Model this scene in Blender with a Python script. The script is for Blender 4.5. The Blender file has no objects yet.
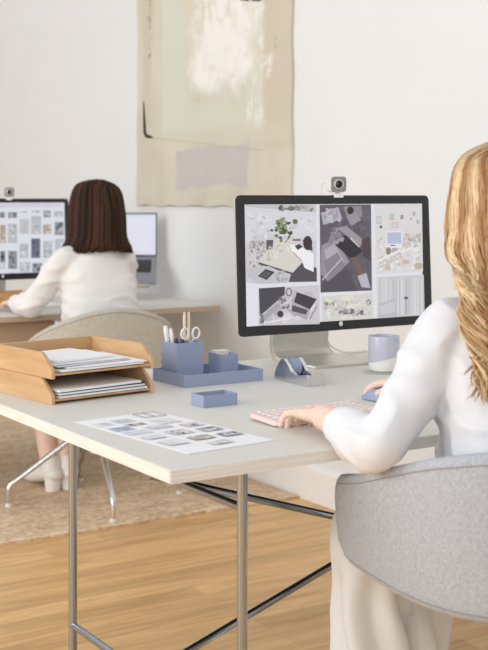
import bpy, bmesh, math, random
from mathutils import Vector, Matrix, noise
random.seed(11)
C = bpy.context.scene.collection
PI = math.pi
# ---------------------------------------------------------------- camera numbers (room axes: x along the desks, y into the room)
CAMZ, FPX, HOR = 1.19, 1220.0, 197.0
YAW = math.radians(32.4)
CY, SY = math.cos(YAW), math.sin(YAW)
DESK = 0.74
def ray(px, py):
    X = (px-244)/FPX; Z = -(py-HOR)/FPX
    return Vector((CY*X+SY, -SY*X+CY, Z))
def on_z(px, py, z):
    r = ray(px, py); k = (z-CAMZ)/r.z
    return Vector((r.x*k, r.y*k, z))
def on_plane(px, py, p0, n):
    r = ray(px, py); o = Vector((0, 0, CAMZ))
    return o + r*((p0-o).dot(n)/r.dot(n))
# ---------------------------------------------------------------- colours and materials
def lin(c):
    return tuple(((v/255)/12.92 if v/255 <= .04045 else ((v/255+.055)/1.055)**2.4) for v in c)
def newmat(name):
    m = bpy.data.materials.new(name); m.use_nodes = True
    nt = m.node_tree
    return m, nt, nt.nodes['Principled BSDF']
def mat(name, rgb, rough=.5, metal=0, spec=.5, var=0, vscale=20, bump=0, bscale=200, stretch=(1,1,1), emit=0, trans=0, coat=0, sheen=0):
    m, nt, b = newmat(name)
    c = (*lin(rgb), 1)
    b.inputs['Base Color'].default_value = c
    b.inputs['Roughness'].default_value = rough
    b.inputs['Metallic'].default_value = metal
    b.inputs['Specular IOR Level'].default_value = spec
    b.inputs['Transmission Weight'].default_value = trans
    b.inputs['Coat Weight'].default_value = coat
    b.inputs['Sheen Weight'].default_value = sheen
    if emit:
        b.inputs['Emission Color'].default_value = c; b.inputs['Emission Strength'].default_value = emit
    tc = nt.nodes.new('ShaderNodeTexCoord'); mp = nt.nodes.new('ShaderNodeMapping')
    mp.inputs['Scale'].default_value = stretch
    nt.links.new(tc.outputs['Object'], mp.inputs['Vector'])
    n = nt.nodes.new('ShaderNodeTexNoise'); n.inputs['Scale'].default_value = vscale; n.inputs['Detail'].default_value = 4
    nt.links.new(mp.outputs[0], n.inputs['Vector'])
    r = nt.nodes.new('ShaderNodeValToRGB')
    lo = tuple(max(0, v*(1-var)) for v in lin(rgb)); hi = tuple(min(1, v*(1+var)) for v in lin(rgb))
    r.color_ramp.elements[0].position = .3; r.color_ramp.elements[1].position = .7
    r.color_ramp.elements[0].color = (*lo, 1); r.color_ramp.elements[1].color = (*hi, 1)
    nt.links.new(n.outputs['Fac'], r.inputs['Fac']); nt.links.new(r.outputs['Color'], b.inputs['Base Color'])
    if bump:
        n2 = nt.nodes.new('ShaderNodeTexNoise'); n2.inputs['Scale'].default_value = bscale; n2.inputs['Detail'].default_value = 3
        nt.links.new(mp.outputs[0], n2.inputs['Vector'])
        bp = nt.nodes.new('ShaderNodeBump'); bp.inputs['Strength'].default_value = bump; bp.inputs['Distance'].default_value = .002
        nt.links.new(n2.outputs['Fac'], bp.inputs['Height']); nt.links.new(bp.outputs[0], b.inputs['Normal'])
    return m
def wood(name, light, dark, axis=0, scale=6, rough=.45, fine=60):
    m, nt, b = newmat(name); b.inputs['Roughness'].default_value = rough
    tc = nt.nodes.new('ShaderNodeTexCoord'); mp = nt.nodes.new('ShaderNodeMapping')
    s = [1.0, 1.0, 1.0]; s[axis] = .08; mp.inputs['Scale'].default_value = s
    nt.links.new(tc.outputs['Object'], mp.inputs['Vector'])
    n = nt.nodes.new('ShaderNodeTexNoise'); n.inputs['Scale'].default_value = fine; n.inputs['Detail'].default_value = 6; n.inputs['Distortion'].default_value = .6
    nt.links.new(mp.outputs[0], n.inputs['Vector'])
    r = nt.nodes.new('ShaderNodeValToRGB'); r.color_ramp.elements[0].position = .3; r.color_ramp.elements[1].position = .68
    r.color_ramp.elements[0].color = (*lin(dark), 1); r.color_ramp.elements[1].color = (*lin(light), 1)
    nt.links.new(n.outputs['Fac'], r.inputs['Fac']); nt.links.new(r.outputs['Color'], b.inputs['Base Color'])
    return m
def vcol_mat(name, emit=0, rough=.6, spec=.3, grain=0, gscale=300):
    m, nt, b = newmat(name); b.inputs['Roughness'].default_value = rough; b.inputs['Specular IOR Level'].default_value = spec
    a = nt.nodes.new('ShaderNodeAttribute'); a.attribute_name = 'Col'
    out = a.outputs['Color']
    if grain:
        tc = nt.nodes.new('ShaderNodeTexCoord')
        n = nt.nodes.new('ShaderNodeTexNoise'); n.inputs['Scale'].default_value = gscale; n.inputs['Detail'].default_value = 5
        nt.links.new(tc.outputs['Object'], n.inputs['Vector'])
        mr = nt.nodes.new('ShaderNodeMapRange'); mr.inputs['From Min'].default_value = .3; mr.inputs['From Max'].default_value = .7
        mr.inputs['To Min'].default_value = 1-grain; mr.inputs['To Max'].default_value = 1+grain
        nt.links.new(n.outputs['Fac'], mr.inputs['Value'])
        mx = nt.nodes.new('ShaderNodeVectorMath'); mx.operation = 'SCALE'
        nt.links.new(out, mx.inputs[0]); nt.links.new(mr.outputs[0], mx.inputs['Scale'])
        out = mx.outputs[0]
    if emit:
        b.inputs['Base Color'].default_value = (.01, .01, .01, 1)
        nt.links.new(out, b.inputs['Emission Color']); b.inputs['Emission Strength'].default_value = emit
    else:
        nt.links.new(out, b.inputs['Base Color'])
    return m
# ---------------------------------------------------------------- mesh builder
class MB:
    def __init__(s): s.v = []; s.f = []; s.c = []; s.round = False
    def add(s, vs, fs, col=None):
        o = len(s.v); s.v += [Vector(v) for v in vs]
        for f in fs: s.f.append([i+o for i in f]); s.c.append(col)
        return s
    def bm(s, bm, M=None):
        bm.verts.ensure_lookup_table(); bm.verts.index_update()
        vs = [(M @ v.co) if M else v.co.copy() for v in bm.verts]
        fs = [[v.index for v in f.verts] for f in bm.faces]
        bm.free(); return s.add(vs, fs)
    def box(s, a, b, bev=0, M=None, seg=2):
        bm = bmesh.new(); bmesh.ops.create_cube(bm, size=1)
        a = Vector(a); b = Vector(b); c = (a+b)/2; d = b-a
        for v in bm.verts: v.co = Vector((v.co.x*d.x+c.x, v.co.y*d.y+c.y, v.co.z*d.z+c.z))
        if bev: bmesh.ops.bevel(bm, geom=bm.edges[:], offset=bev, segments=seg, affect='EDGES', profile=.5)
        return s.bm(bm, M)
    def prism(s, poly, h0, h1, fr=None, bev=0):
        # poly: 2-D outline; extruded along the third axis of fr (Matrix mapping (a,b,h) -> place)
        n = len(poly)
        bm = bmesh.new()
        lo = [bm.verts.new((p[0], p[1], h0)) for p in poly]; hi = [bm.verts.new((p[0], p[1], h1)) for p in poly]
        bm.faces.new(lo[::-1]); bm.faces.new(hi)
        for i in range(n): bm.faces.new((lo[i], lo[(i+1) % n], hi[(i+1) % n], hi[i]))
        if bev: bmesh.ops.bevel(bm, geom=bm.edges[:], offset=bev, segments=2, affect='EDGES', profile=.5)
        bmesh.ops.recalc_face_normals(bm, faces=bm.faces[:])
        return s.bm(bm, fr)
    def rings(s, rings, cap0=True, cap1=True, closed=True, col=None):
        n = len(rings[0]); o = len(s.v); vs = []; fs = []; s.round = True
        for r in rings: vs += [Vector(p) for p in r]
        for i in range(len(rings)-1):
            for j in range(n if closed else n-1):
                k = (j+1) % n
                fs.append([i*n+j, i*n+k, (i+1)*n+k, (i+1)*n+j])
        if cap0: fs.append(list(range(n))[::-1])
        if cap1: fs.append([(len(rings)-1)*n+j for j in range(n)])
        return s.add(vs, fs, col)
    def tube(s, pts, r, n=12, ref=None, cap=True, round_ends=False, col=None):
        pts = [Vector(p) for p in pts]
        rr = list(r) if isinstance(r, (list, tuple)) else [r]*len(pts)
        rr = [(q, q) if not isinstance(q, (list, tuple)) else q for q in rr]
        if round_ends:
            d0 = (pts[0]-pts[1]).normalized(); d1 = (pts[-1]-pts[-2]).normalized()
            r0, r1 = rr[0], rr[-1]; P = []; R = []
            for k in (90, 65, 35):
                a = math.radians(k); P.append(pts[0]+d0*max(r0)*math.sin(a)); R.append((max(.0002, r0[0]*math.cos(a)), max(.0002, r0[1]*math.cos(a))))
            P += pts; R += rr
            for k in (35, 65, 90):
                a = math.radians(k); P.append(pts[-1]+d1*max(r1)*math.sin(a)); R.append((max(.0002, r1[0]*math.cos(a)), max(.0002, r1[1]*math.cos(a))))
            pts, rr = P, R
        t0 = (pts[1]-pts[0]).normalized()
        if ref is None: ref = Vector((0, 0, 1)) if abs(t0.z) < .9 else Vector((1, 0, 0))
        side = Vector(ref).cross(t0).normalized(); rg = []
        for i, p in enumerate(pts):
            if i == 0: t = pts[1]-pts[0]
            elif i == len(pts)-1: t = pts[-1]-pts[-2]
            else: t = (pts[i+1]-pts[i]).normalized()+(pts[i]-pts[i-1]).normalized()
            t.normalize()
            side = (side-t*side.dot(t)).normalized(); up = t.cross(side)
            rg.append([p+side*(rr[i][0]*math.cos(2*PI*k/n))+up*(rr[i][1]*math.sin(2*PI*k/n)) for k in range(n)])
        return s.rings(rg, cap, cap, col=col)
    def lathe(s, prof, c, n=32, cap0=True, cap1=True):
        c = Vector(c)
        return s.rings([[c+Vector((r*math.cos(2*PI*k/n), r*math.sin(2*PI*k/n), z)) for k in range(n)] for r, z in prof], cap0, cap1)
    def ellipsoid(s, c, r, nu=24, nv=16, fn=None, M=None):
        c = Vector(c); rg = []
        for i in range(nv+1):
            a = -PI/2+PI*i/nv; ca = max(math.cos(a), .003)
            ring = []
            for j in range(nu):
                q = Vector((ca*math.cos(2*PI*j/nu), ca*math.sin(2*PI*j/nu), math.sin(a)))
                p = Vector((q.x*r[0], q.y*r[1], q.z*r[2]))
                if fn: p = fn(q, p)
                if M: p = M @ p
                ring.append(c+p)
            rg.append(ring)
        return s.rings(rg)
def spline(P, n):
    P = [Vector(p) for p in P]; out = []; m = len(P)-1
    for i in range(n):
        t = i/(n-1)*m; k = min(int(t), m-1); f = t-k
        p0 = P[max(k-1, 0)]; p1 = P[k]; p2 = P[k+1]; p3 = P[min(k+2, m)]
        out.append(.5*((2*p1)+(p2-p0)*f+(2*p0-5*p1+4*p2-p3)*f*f+(-p0+3*p1-3*p2+p3)*f**3))
    return out
ROOTM = {}
def root_of(o):
    while o.parent: o = o.parent
    return o
def obj(name, b, m, parent=None, smooth=True, world=True, angle=35):
    me = bpy.data.meshes.new(name)
    inv = Matrix()
    if parent is not None and world: inv = ROOTM[root_of(parent).name].inverted()
    if not b.round and angle == 35: angle = 20
    me.from_pydata([inv @ v for v in b.v], [], b.f)
    if any(c is not None for c in b.c):
        at = me.color_attributes.new('Col', 'FLOAT_COLOR', 'CORNER')
        for poly, c in zip(me.polygons, b.c):
            cc = (*(c or (1, 1, 1)), 1)
            for li in poly.loop_indices: at.data[li].color = cc
    bm = bmesh.new(); bm.from_mesh(me)
    if not any(c is not None for c in b.c): bmesh.ops.recalc_face_normals(bm, faces=bm.faces[:])
    bm.to_mesh(me); bm.free()
    if smooth:
        for p in me.polygons: p.use_smooth = True
        try: me.set_sharp_from_angle(angle=math.radians(angle))
        except Exception: pass
    me.materials.append(m)
    o = bpy.data.objects.new(name, me); C.objects.link(o)
    if parent is not None: o.parent = parent
    return o
def thing(name, label, cat, loc=(0, 0, 0), rotz=0, group=None):
    o = bpy.data.objects.new(name, None); C.objects.link(o)
    o.location = loc; o.rotation_euler = (0, 0, rotz); o.empty_display_size = .05
    o['label'] = label; o['category'] = cat
    if group: o['group'] = group
    ROOTM[o.name] = Matrix.Translation(Vector(loc)) @ Matrix.Rotation(rotz, 4, 'Z')
    return o
def tag(o, label, cat, group=None):
    o['label'] = label; o['category'] = cat
    if group: o['group'] = group
    return o
def struct(name, b, m, smooth=False):
    o = obj(name, b, m, None, smooth); o['kind'] = 'structure'; return o
def remeshed(name, b, m, voxel, parent, smooth_it=4, fn=None):
    o = obj(name, b, m, parent)
    md = o.modifiers.new('r', 'REMESH'); md.mode = 'VOXEL'; md.voxel_size = voxel; md.use_smooth_shade = True
    if smooth_it:
        sm = o.modifiers.new('s', 'SMOOTH'); sm.iterations = smooth_it; sm.factor = .5
    dg = bpy.context.evaluated_depsgraph_get(); dg.update()
    me = bpy.data.meshes.new_from_object(o.evaluated_get(dg))
    o.modifiers.clear(); old = o.data; o.data = me; me.name = name
    bpy.data.meshes.remove(old)
    if fn:
        ns = [v.normal.copy() for v in me.vertices]
        for v, nn in zip(me.vertices, ns): v.co += nn*fn(v.co)
    for p in me.polygons: p.use_smooth = True
    if not me.materials: me.materials.append(m)
    return o
class Paint:
    """flat coloured shapes printed on / shown by one surface, mapped by fn(px,py)->point"""
    def __init__(s, fn, nrm, step=1.2e-5): s.b = MB(); s.fn = fn; s.n = Vector(nrm); s.k = 0; s.step = step
    def poly(s, pts, rgb):
        s.k += 1
        P = [s.fn(*p)+s.n*(s.k*s.step) for p in pts]
        s.b.add(P, [list(range(len(P)))], lin(rgb)); return s
    def rect(s, x0, y0, x1, y1, rgb): return s.poly([(x0, y0), (x1, y0), (x1, y1), (x0, y1)], rgb)
    def ell(s, x, y, rx, ry, rgb, n=14, jag=0):
        return s.poly([(x+rx*math.cos(2*PI*i/n)*(1+random.uniform(-jag, jag)), y+ry*math.sin(2*PI*i/n)*(1+random.uniform(-jag, jag))) for i in range(n)], rgb)
    def line(s, x0, y0, x1, y1, w, rgb):
        d = Vector((x1-x0, y1-y0)); q = Vector((-d.y, d.x)).normalized()*w/2
        return s.poly([(x0+q.x, y0+q.y), (x1+q.x, y1+q.y), (x1-q.x, y1-q.y), (x0-q.x, y0-q.y)], rgb)
    def clutter(s, x0, y0, x1, y1, cols, n, smin, smax):
        for i in range(n):
            w = random.uniform(smin, smax); h = random.uniform(smin, smax)*.8
            x = random.uniform(x0+w, x1-w); y = random.uniform(y0+h, y1-h); a = random.uniform(0, PI)
            p = []
            for sx, sy in ((-1, -1), (1, -1), (1, 1), (-1, 1)):
                dx, dy = sx*w*random.uniform(.5, 1), sy*h*random.uniform(.5, 1)
                p.append((min(x1, max(x0, x+dx*math.cos(a)-dy*math.sin(a))), min(y1, max(y0, y+dx*math.sin(a)+dy*math.cos(a)))))
            s.poly(p, random.choice(cols))
        return s
# ---------------------------------------------------------------- materials
def ply(name, light, dark):
    m = wood(name, light, dark, 0, rough=.55, fine=260)
    [n for n in m.node_tree.nodes if n.bl_idname == 'ShaderNodeMapping'][0].inputs['Scale'].default_value = (.025, .025, 1.0)
    return m
M = {}
M['wall'] = mat('wall_paint', (231, 233, 234), .85, spec=.2, var=.012, vscale=3, bump=.03, bscale=90)
M['base'] = mat('baseboard_paint', (243, 242, 240), .45, var=.01)
M['desktop'] = mat('desk_linoleum', (221, 218, 211), .5, spec=.35, var=.02, vscale=12, bump=.03, bscale=300)
M['ply'] = ply('desk_plywood_edge', (242, 239, 232), (224, 218, 207))
M['ply2'] = ply('far_desk_plywood_edge', (206, 184, 160), (186, 162, 138))
M['chrome'] = mat('chrome_steel', (172, 180, 190), .10, 1)
M['alu'] = mat('brushed_aluminium', (214, 212, 205), .42, .75, var=.03)
M['steel_legs'] = mat('polished_aluminium', (222, 222, 222), .22, 1)
M['black'] = mat('black_bezel', (27, 27, 31), .22, spec=.5)
M['oak'] = wood('oak_tray', (214, 178, 134), (192, 150, 104), 1, rough=.5, fine=45)
M['blue'] = mat('matte_blue_metal', (150, 160, 188), .55, spec=.35, var=.02)
M['blue2'] = mat('blue_plastic', (148, 160, 192), .4)
M['paper'] = mat('white_paper', (242, 241, 243), .8, spec=.2, var=.01)
M['white_pl'] = mat('white_plastic', (236, 234, 232), .4)
M['cream'] = mat('cream_wood', (231, 214, 190), .55)
M['navy'] = mat('navy_plastic', (42, 52, 82), .4)
M['pink'] = mat('pink_plastic', (230, 208, 204), .5)
M['pinkkey'] = mat('pale_pink_keys', (240, 226, 222), .5)
M['lav'] = mat('lavender_glaze', (186, 187, 206), .25, var=.08, vscale=25, coat=.3)
M['mugw'] = mat('white_glaze', (235, 232, 228), .3)
M['glassy'] = mat('grey_green_coaster', (176, 183, 176), .3)
M['grey_cam'] = mat('grey_plastic', (138, 138, 140), .4)
M['skin'] = mat('skin', (239, 205, 186), .5, spec=.35, var=.05, vscale=60)
M['lip'] = mat('lip', (190, 110, 105), .4)
M['eye'] = mat('eye_white', (235, 232, 228), .2)
M['iris'] = mat('iris_brown', (70, 48, 35), .2)
M['blouse'] = mat('white_blouse_cotton', (228, 229, 233), .85, spec=.15, var=.012, vscale=9, bump=.05, bscale=500)
M['blouse2'] = mat('off_white_blouse', (234, 232, 230), .85, spec=.15, var=.012, vscale=9)
M['trouser'] = mat('cream_trouser_cloth', (222, 221, 217), .85, spec=.2, var=.015, vscale=10, bump=.04, bscale=600)
M['skirt'] = mat('tan_skirt_cloth', (196, 170, 145), .85, spec=.2)
M['shoe'] = mat('white_leather', (240, 236, 230), .45)
M['panel'] = mat('tan_panel', (196, 165, 138), .6, var=.04)
M['bwood'] = wood('honey_wood', (214, 168, 112), (190, 140, 84), 0)
M['dgrey'] = mat('dark_grey_aluminium', (146, 145, 152), .45, metal=.3)
M['cable'] = mat('white_cable', (228, 226, 222), .5)
M['note'] = mat('cream_paper', (238, 234, 212), .8)
def weave(name, a, b_, scale=420, rough=.95):
    m, nt, p = newmat(name); p.inputs['Roughness'].default_value = rough; p.inputs['Specular IOR Level'].default_value = .15; p.inputs['Sheen Weight'].default_value = .15
    tc = nt.nodes.new('ShaderNodeTexCoord')
    outs = []
    for sc in ((1, 1, .16), (.3, .3, 1)):
        mp = nt.nodes.new('ShaderNodeMapping'); mp.inputs['Scale'].default_value = sc
        nt.links.new(tc.outputs['Object'], mp.inputs['Vector'])
        n = nt.nodes.new('ShaderNodeTexNoise'); n.inputs['Scale'].default_value = scale; n.inputs['Detail'].default_value = 3
        nt.links.new(mp.outputs[0], n.inputs['Vector']); outs.append(n.outputs['Fac'])
    ad = nt.nodes.new('ShaderNodeMath'); ad.operation = 'ADD'
    nt.links.new(outs[0], ad.inputs[0]); nt.links.new(outs[1], ad.inputs[1])
    hf = nt.nodes.new('ShaderNodeMath'); hf.operation = 'MULTIPLY'; hf.inputs[1].default_value = .5
    nt.links.new(ad.outputs[0], hf.inputs[0])
    r = nt.nodes.new('ShaderNodeValToRGB'); r.color_ramp.elements[0].position = .36; r.color_ramp.elements[1].position = .64
    r.color_ramp.elements[0].color = (*lin(a), 1); r.color_ramp.elements[1].color = (*lin(b_), 1)
    nt.links.new(hf.outputs[0], r.inputs['Fac']); nt.links.new(r.outputs['Color'], p.inputs['Base Color'])
    bp = nt.nodes.new('ShaderNodeBump'); bp.inputs['Strength'].default_value = .35; bp.inputs['Distance'].default_value = .0015
    nt.links.new(hf.outputs[0], bp.inputs['Height']); nt.links.new(bp.outputs[0], p.inputs['Normal'])
    return m
M['greyfab'] = weave('light_grey_woven_fabric', (160, 164, 170), (194, 198, 204), 620)
M['seam'] = mat('grey_seam', (150, 149, 149), .9)
M['beigefab'] = weave('grey_beige_woven_fabric', (176, 172, 160), (206, 202, 190))
# floor: honey oak planks running along the desks
def floor_mat():
    m, nt, b = newmat('oak_plank_floor'); b.inputs['Roughness'].default_value = .42; b.inputs['Specular IOR Level'].default_value = .35
    tc = nt.nodes.new('ShaderNodeTexCoord')
    br = nt.nodes.new('ShaderNodeTexBrick'); br.inputs['Scale'].default_value = 1
    br.inputs['Brick Width'].default_value = .62; br.inputs['Row Height'].default_value = .085; br.inputs['Mortar Size'].default_value = .0012
    br.inputs['Color1'].default_value = (0, 0, 0, 1); br.inputs['Color2'].default_value = (1, 1, 1, 1); br.inputs['Mortar'].default_value = (.3, .3, .3, 1); br.offset = .37
    nt.links.new(tc.outputs['Object'], br.inputs['Vector'])
    mp = nt.nodes.new('ShaderNodeMapping'); mp.inputs['Scale'].default_value = (.10, 1, 1)
    nt.links.new(tc.outputs['Object'], mp.inputs['Vector'])
    n = nt.nodes.new('ShaderNodeTexNoise'); n.inputs['Scale'].default_value = 28; n.inputs['Detail'].default_value = 7; n.inputs['Distortion'].default_value = .8
    nt.links.new(mp.outputs[0], n.inputs['Vector'])
    r = nt.nodes.new('ShaderNodeValToRGB'); e = r.color_ramp.elements
    e[0].position = .28; e[0].color = (*lin((210, 163, 107)), 1); e[1].position = .7; e[1].color = (*lin((240, 198, 141)), 1)
    nt.links.new(n.outputs['Fac'], r.inputs['Fac'])
    r2 = nt.nodes.new('ShaderNodeValToRGB'); e = r2.color_ramp.elements
    e[0].color = (.82, .79, .75, 1); e[1].color = (1.08, 1.08, 1.08, 1)
    nt.links.new(br.outputs['Color'], r2.inputs['Fac'])
    mx = nt.nodes.new('ShaderNodeMix'); mx.data_type = 'RGBA'; mx.blend_type = 'MULTIPLY'; mx.inputs['Factor'].default_value = 1
    nt.links.new(r.outputs['Color'], mx.inputs[6]); nt.links.new(r2.outputs['Color'], mx.inputs[7])
    nt.links.new(mx.outputs[2], b.inputs['Base Color'])
    return m
def rug_mat():
    m, nt, b = newmat('braided_jute'); b.inputs['Roughness'].default_value = .95; b.inputs['Specular IOR Level'].default_value = .1
    tc = nt.nodes.new('ShaderNodeTexCoord'); mp = nt.nodes.new('ShaderNodeMapping'); mp.inputs['Scale'].default_value = (.45, 1, 1)
    nt.links.new(tc.outputs['Object'], mp.inputs['Vector'])
    n = nt.nodes.new('ShaderNodeTexNoise'); n.inputs['Scale'].default_value = 95; n.inputs['Detail'].default_value = 4
    nt.links.new(mp.outputs[0], n.inputs['Vector'])
    n3 = nt.nodes.new('ShaderNodeTexNoise'); n3.inputs['Scale'].default_value = 14; n3.inputs['Detail'].default_value = 4
    nt.links.new(mp.outputs[0], n3.inputs['Vector'])
    w = nt.nodes.new('ShaderNodeTexWave'); w.wave_type = 'BANDS'; w.bands_direction = 'Y'; w.inputs['Scale'].default_value = 14; w.inputs['Distortion'].default_value = 5; w.inputs['Detail'].default_value = 3; w.inputs['Detail Scale'].default_value = 4
    nt.links.new(tc.outputs['Object'], w.inputs['Vector'])
    a = nt.nodes.new('ShaderNodeMath'); a.operation = 'MULTIPLY_ADD'; a.inputs[1].default_value = .14
    nt.links.new(w.outputs['Fac'], a.inputs[0]); nt.links.new(n.outputs['Fac'], a.inputs[2])
    a2 = nt.nodes.new('ShaderNodeMath'); a2.operation = 'MULTIPLY_ADD'; a2.inputs[1].default_value = .5
    nt.links.new(n3.outputs['Fac'], a2.inputs[0]); nt.links.new(a.outputs[0], a2.inputs[2])
    r = nt.nodes.new('ShaderNodeValToRGB'); e = r.color_ramp.elements
    e[0].position = .55; e[0].color = (*lin((190, 154, 118)), 1); e[1].position = 1.0; e[1].color = (*lin((244, 220, 190)), 1)
    nt.links.new(a2.outputs[0], r.inputs['Fac']); nt.links.new(r.outputs['Color'], b.inputs['Base Color'])
    bp = nt.nodes.new('ShaderNodeBump'); bp.inputs['Strength'].default_value = .7; bp.inputs['Distance'].default_value = .006
    nt.links.new(a.outputs[0], bp.inputs['Height']); nt.links.new(bp.outputs[0], b.inputs['Normal'])
    return m
# ---------------------------------------------------------------- setting
WX = 2.79
struct('floor', MB().box((-4.5, -1.2, -.05), (WX, 9.0, 0)), floor_mat())
struct('wall_right', MB().box((WX, -1.2, 0), (WX+.12, 9.0, 2.9)), M['wall'])
struct('wall_back', MB().box((-4.5, 9.0, 0), (WX+.12, 9.12, 2.9)), M['wall'])
struct('baseboard_right', MB().prism([(0, 0), (-.016, 0), (-.016, .125), (-.010, .14), (0, .14)], -1.2, 9.0,
       Matrix(((1, 0, 0, WX), (0, 0, 1, 0), (0, 1, 0, 0), (0, 0, 0, 1)))), M['base'])
# rug: slab with a softly uneven edge
rb = MB(); rng = random.Random(3)
x0, x1, y0, y1 = -.6, 2.762, 3.955, 6.6
out = []
def edge(ax, ay, bx, by, n):
    for i in range(n):
        t = i/n; j = rng.uniform(-.006, .006)
        out.append((ax+(bx-ax)*t+(j if ax == bx else 0), ay+(by-ay)*t+(j if ay == by else 0)))
edge(x0, y0, x1, y0, 160); edge(x1, y0, x1, y1, 90); edge(x1, y1, x0, y1, 40); edge(x0, y1, x0, y0, 40)
cx, cy = 1.08, 5.27
ins = [(p[0]+(.012 if p[0] < cx else -.012), p[1]+(.012 if p[1] < cy else -.012)) for p in out]
rb.rings([[Vector((p[0], p[1], .0005)) for p in out], [Vector((p[0], p[1], .009)) for p in out], [Vector((p[0], p[1], .014)) for p in ins]])
rug = obj('rug', rb, rug_mat(), None, True); tag(rug, 'beige braided jute rug lying under the far desk and chair', 'rug')
# ---------------------------------------------------------------- wall hanging
AX = WX-.014
def art_at(px, py): return on_plane(px, py, Vector((AX, 0, 0)), Vector((1, 0, 0)))
art = thing('wall_hanging', 'large beige abstract painted canvas hanging on the white wall', 'painting', (WX, 4.69, 1.15))
cb = MB(); NY, NZ = 40, 40; g = []
for i in range(NZ+1):
    z = 1.15+1.35*i/NZ
    g.append([Vector((AX-.001+.0015*math.sin(j*.6+i*.1), 4.022+1.335*j/NY+.004*math.sin(i*.7), z+(.004*math.sin(j*.9) if i == 0 else 0))) for j in range(NY+1)])
for side in (0,):
    rr = []
    for row in g: rr.append(row+[Vector((WX-.0008, p.y, p.z)) for p in reversed(row)])
    cb.rings(rr)
def canvas_mat():
    m, nt, b = newmat('painted_canvas'); b.inputs['Roughness'].default_value = .95; b.inputs['Specular IOR Level'].default_value = .1
    L = nt.links.new
    tc = nt.nodes.new('ShaderNodeTexCoord')
    def math_(op, a, c=None, d=None, clamp=False):
        n = nt.nodes.new('ShaderNodeMath'); n.operation = op; n.use_clamp = clamp
        for i, v in enumerate((a, c, d)):
            if v is None: continue
            if isinstance(v, (int, float)): n.inputs[i].default_value = v
            else: L(v, n.inputs[i])
        return n.outputs[0]
    def nz(scale, detail=4, dist=0, st=(1, 1, 1), off=0):
        mp = nt.nodes.new('ShaderNodeMapping'); mp.inputs['Scale'].default_value = st; mp.inputs['Location'].default_value = (off, off*1.7, off*.6); L(tc.outputs['Object'], mp.inputs['Vector'])
        n = nt.nodes.new('ShaderNodeTexNoise'); n.inputs['Scale'].default_value = scale; n.inputs['Detail'].default_value = detail; n.inputs['Distortion'].default_value = dist
        L(mp.outputs[0], n.inputs['Vector']); return n.outputs['Fac']
    sp = nt.nodes.new('ShaderNodeSeparateXYZ'); L(tc.outputs['Object'], sp.inputs[0])
    Y, Z = sp.outputs['Y'], sp.outputs['Z']
    base = nt.nodes.new('ShaderNodeValToRGB'); base.color_ramp.elements[0].position = .35; base.color_ramp.elements[1].position = .65
    base.color_ramp.elements[0].color = (*lin((206, 200, 182)), 1); base.color_ramp.elements[1].color = (*lin((217, 211, 195)), 1)
    L(nz(5, 5, 0, (1, 1, .5)), base.inputs['Fac']); cur = base.outputs['Color']
    def region(px0, py0, px1, py1, rgb, amp, nscale, soft, off, gain=1, tex=None):
        nonlocal cur
        p, q = art_at(px0, py1), art_at(px1, py0); zq = art_at(px0, py0).z; zp = art_at(px0, py1).z
        y0, y1 = sorted((p.y-4.69, q.y-4.69)); z0, z1 = sorted((zp-1.15, zq-1.15))
        n1 = math_('MULTIPLY_ADD', nz(nscale, 5, .3, off=off), amp*2, -amp); n2 = math_('MULTIPLY_ADD', nz(nscale, 5, .3, off=off+9), amp*2, -amp)
        dy = math_('SUBTRACT', math_('ABSOLUTE', math_('SUBTRACT', math_('ADD', Y, n1), (y0+y1)/2)), (y1-y0)/2)
        dz = math_('SUBTRACT', math_('ABSOLUTE', math_('SUBTRACT', math_('ADD', Z, n2), (z0+z1)/2)), (z1-z0)/2)
        d = math_('MAXIMUM', dy, dz)
        mr = nt.nodes.new('ShaderNodeMapRange'); mr.interpolation_type = 'SMOOTHSTEP'
        mr.inputs['From Min'].default_value = soft; mr.inputs['From Max'].default_value = -soft; mr.inputs['To Max'].default_value = gain; L(d, mr.inputs['Value'])
        f = mr.outputs[0]
        if tex: 
            t = nt.nodes.new('ShaderNodeMapRange'); t.inputs['From Min'].default_value = tex[1]; t.inputs['From Max'].default_value = tex[2]; L(nz(tex[0], 7, .8, tex[3], off+3), t.inputs['Value'])
            f = math_('MULTIPLY', f, t.outputs[0])
        mx = nt.nodes.new('ShaderNodeMix'); mx.data_type = 'RGBA'; L(f, mx.inputs['Factor']); L(cur, mx.inputs[6]); mx.inputs[7].default_value = (*lin(rgb), 1); cur = mx.outputs[2]
    region(264, -90, 300, 150, (207, 198, 180), .012, 6, .012, 1, .8)
    region(161, -90, 262, 138, (213, 214, 199), .05, 4, .02, 2, .95)
    region(163, -90, 184, 130, (216, 219, 208), .03, 5, .02, 12, .6)
    region(186, -90, 262, 80, (219, 213, 198), .05, 6, .03, 3, .9)
    region(190, 88, 246, 108, (207, 199, 182), .10, 6, .05, 5, .8, (14, .40, .62, (1, 1, 1)))
    region(192, 2, 256, 90, (241, 239, 234), .14, 7, .05, 4, 1, (11, .34, .56, (1, 1, 1)))
    region(197, 30, 246, 88, (240, 238, 233), .10, 6, .05, 14, .9, (16, .28, .5, (1, 1, 1)))
    region(249, -40, 262, 130, (232, 229, 220), .09, 9, .015, 6, .9, (22, .46, .58, (1, 1, .5)))
    region(262, 60, 273, 76, (234, 231, 223), .05, 8, .012, 8, .9, (20, .40, .55, (1, 1, 1)))
    region(177, 148, 248, 188, (198, 191, 189), .045, 5, .012, 7, .9)
    region(180, 155, 243, 186, (204, 197, 194), .06, 7, .03, 17, .6, (12, .4, .62, (1, .4, 1)))
    region(143, -90, 151, 128, (205, 198, 180), .012, 6, .01, 9, .7)
    region(150, 133, 290, 150, (213, 207, 191), .02, 6, .02, 10, .6)
    L(cur, b.inputs['Base Color'])
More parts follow.
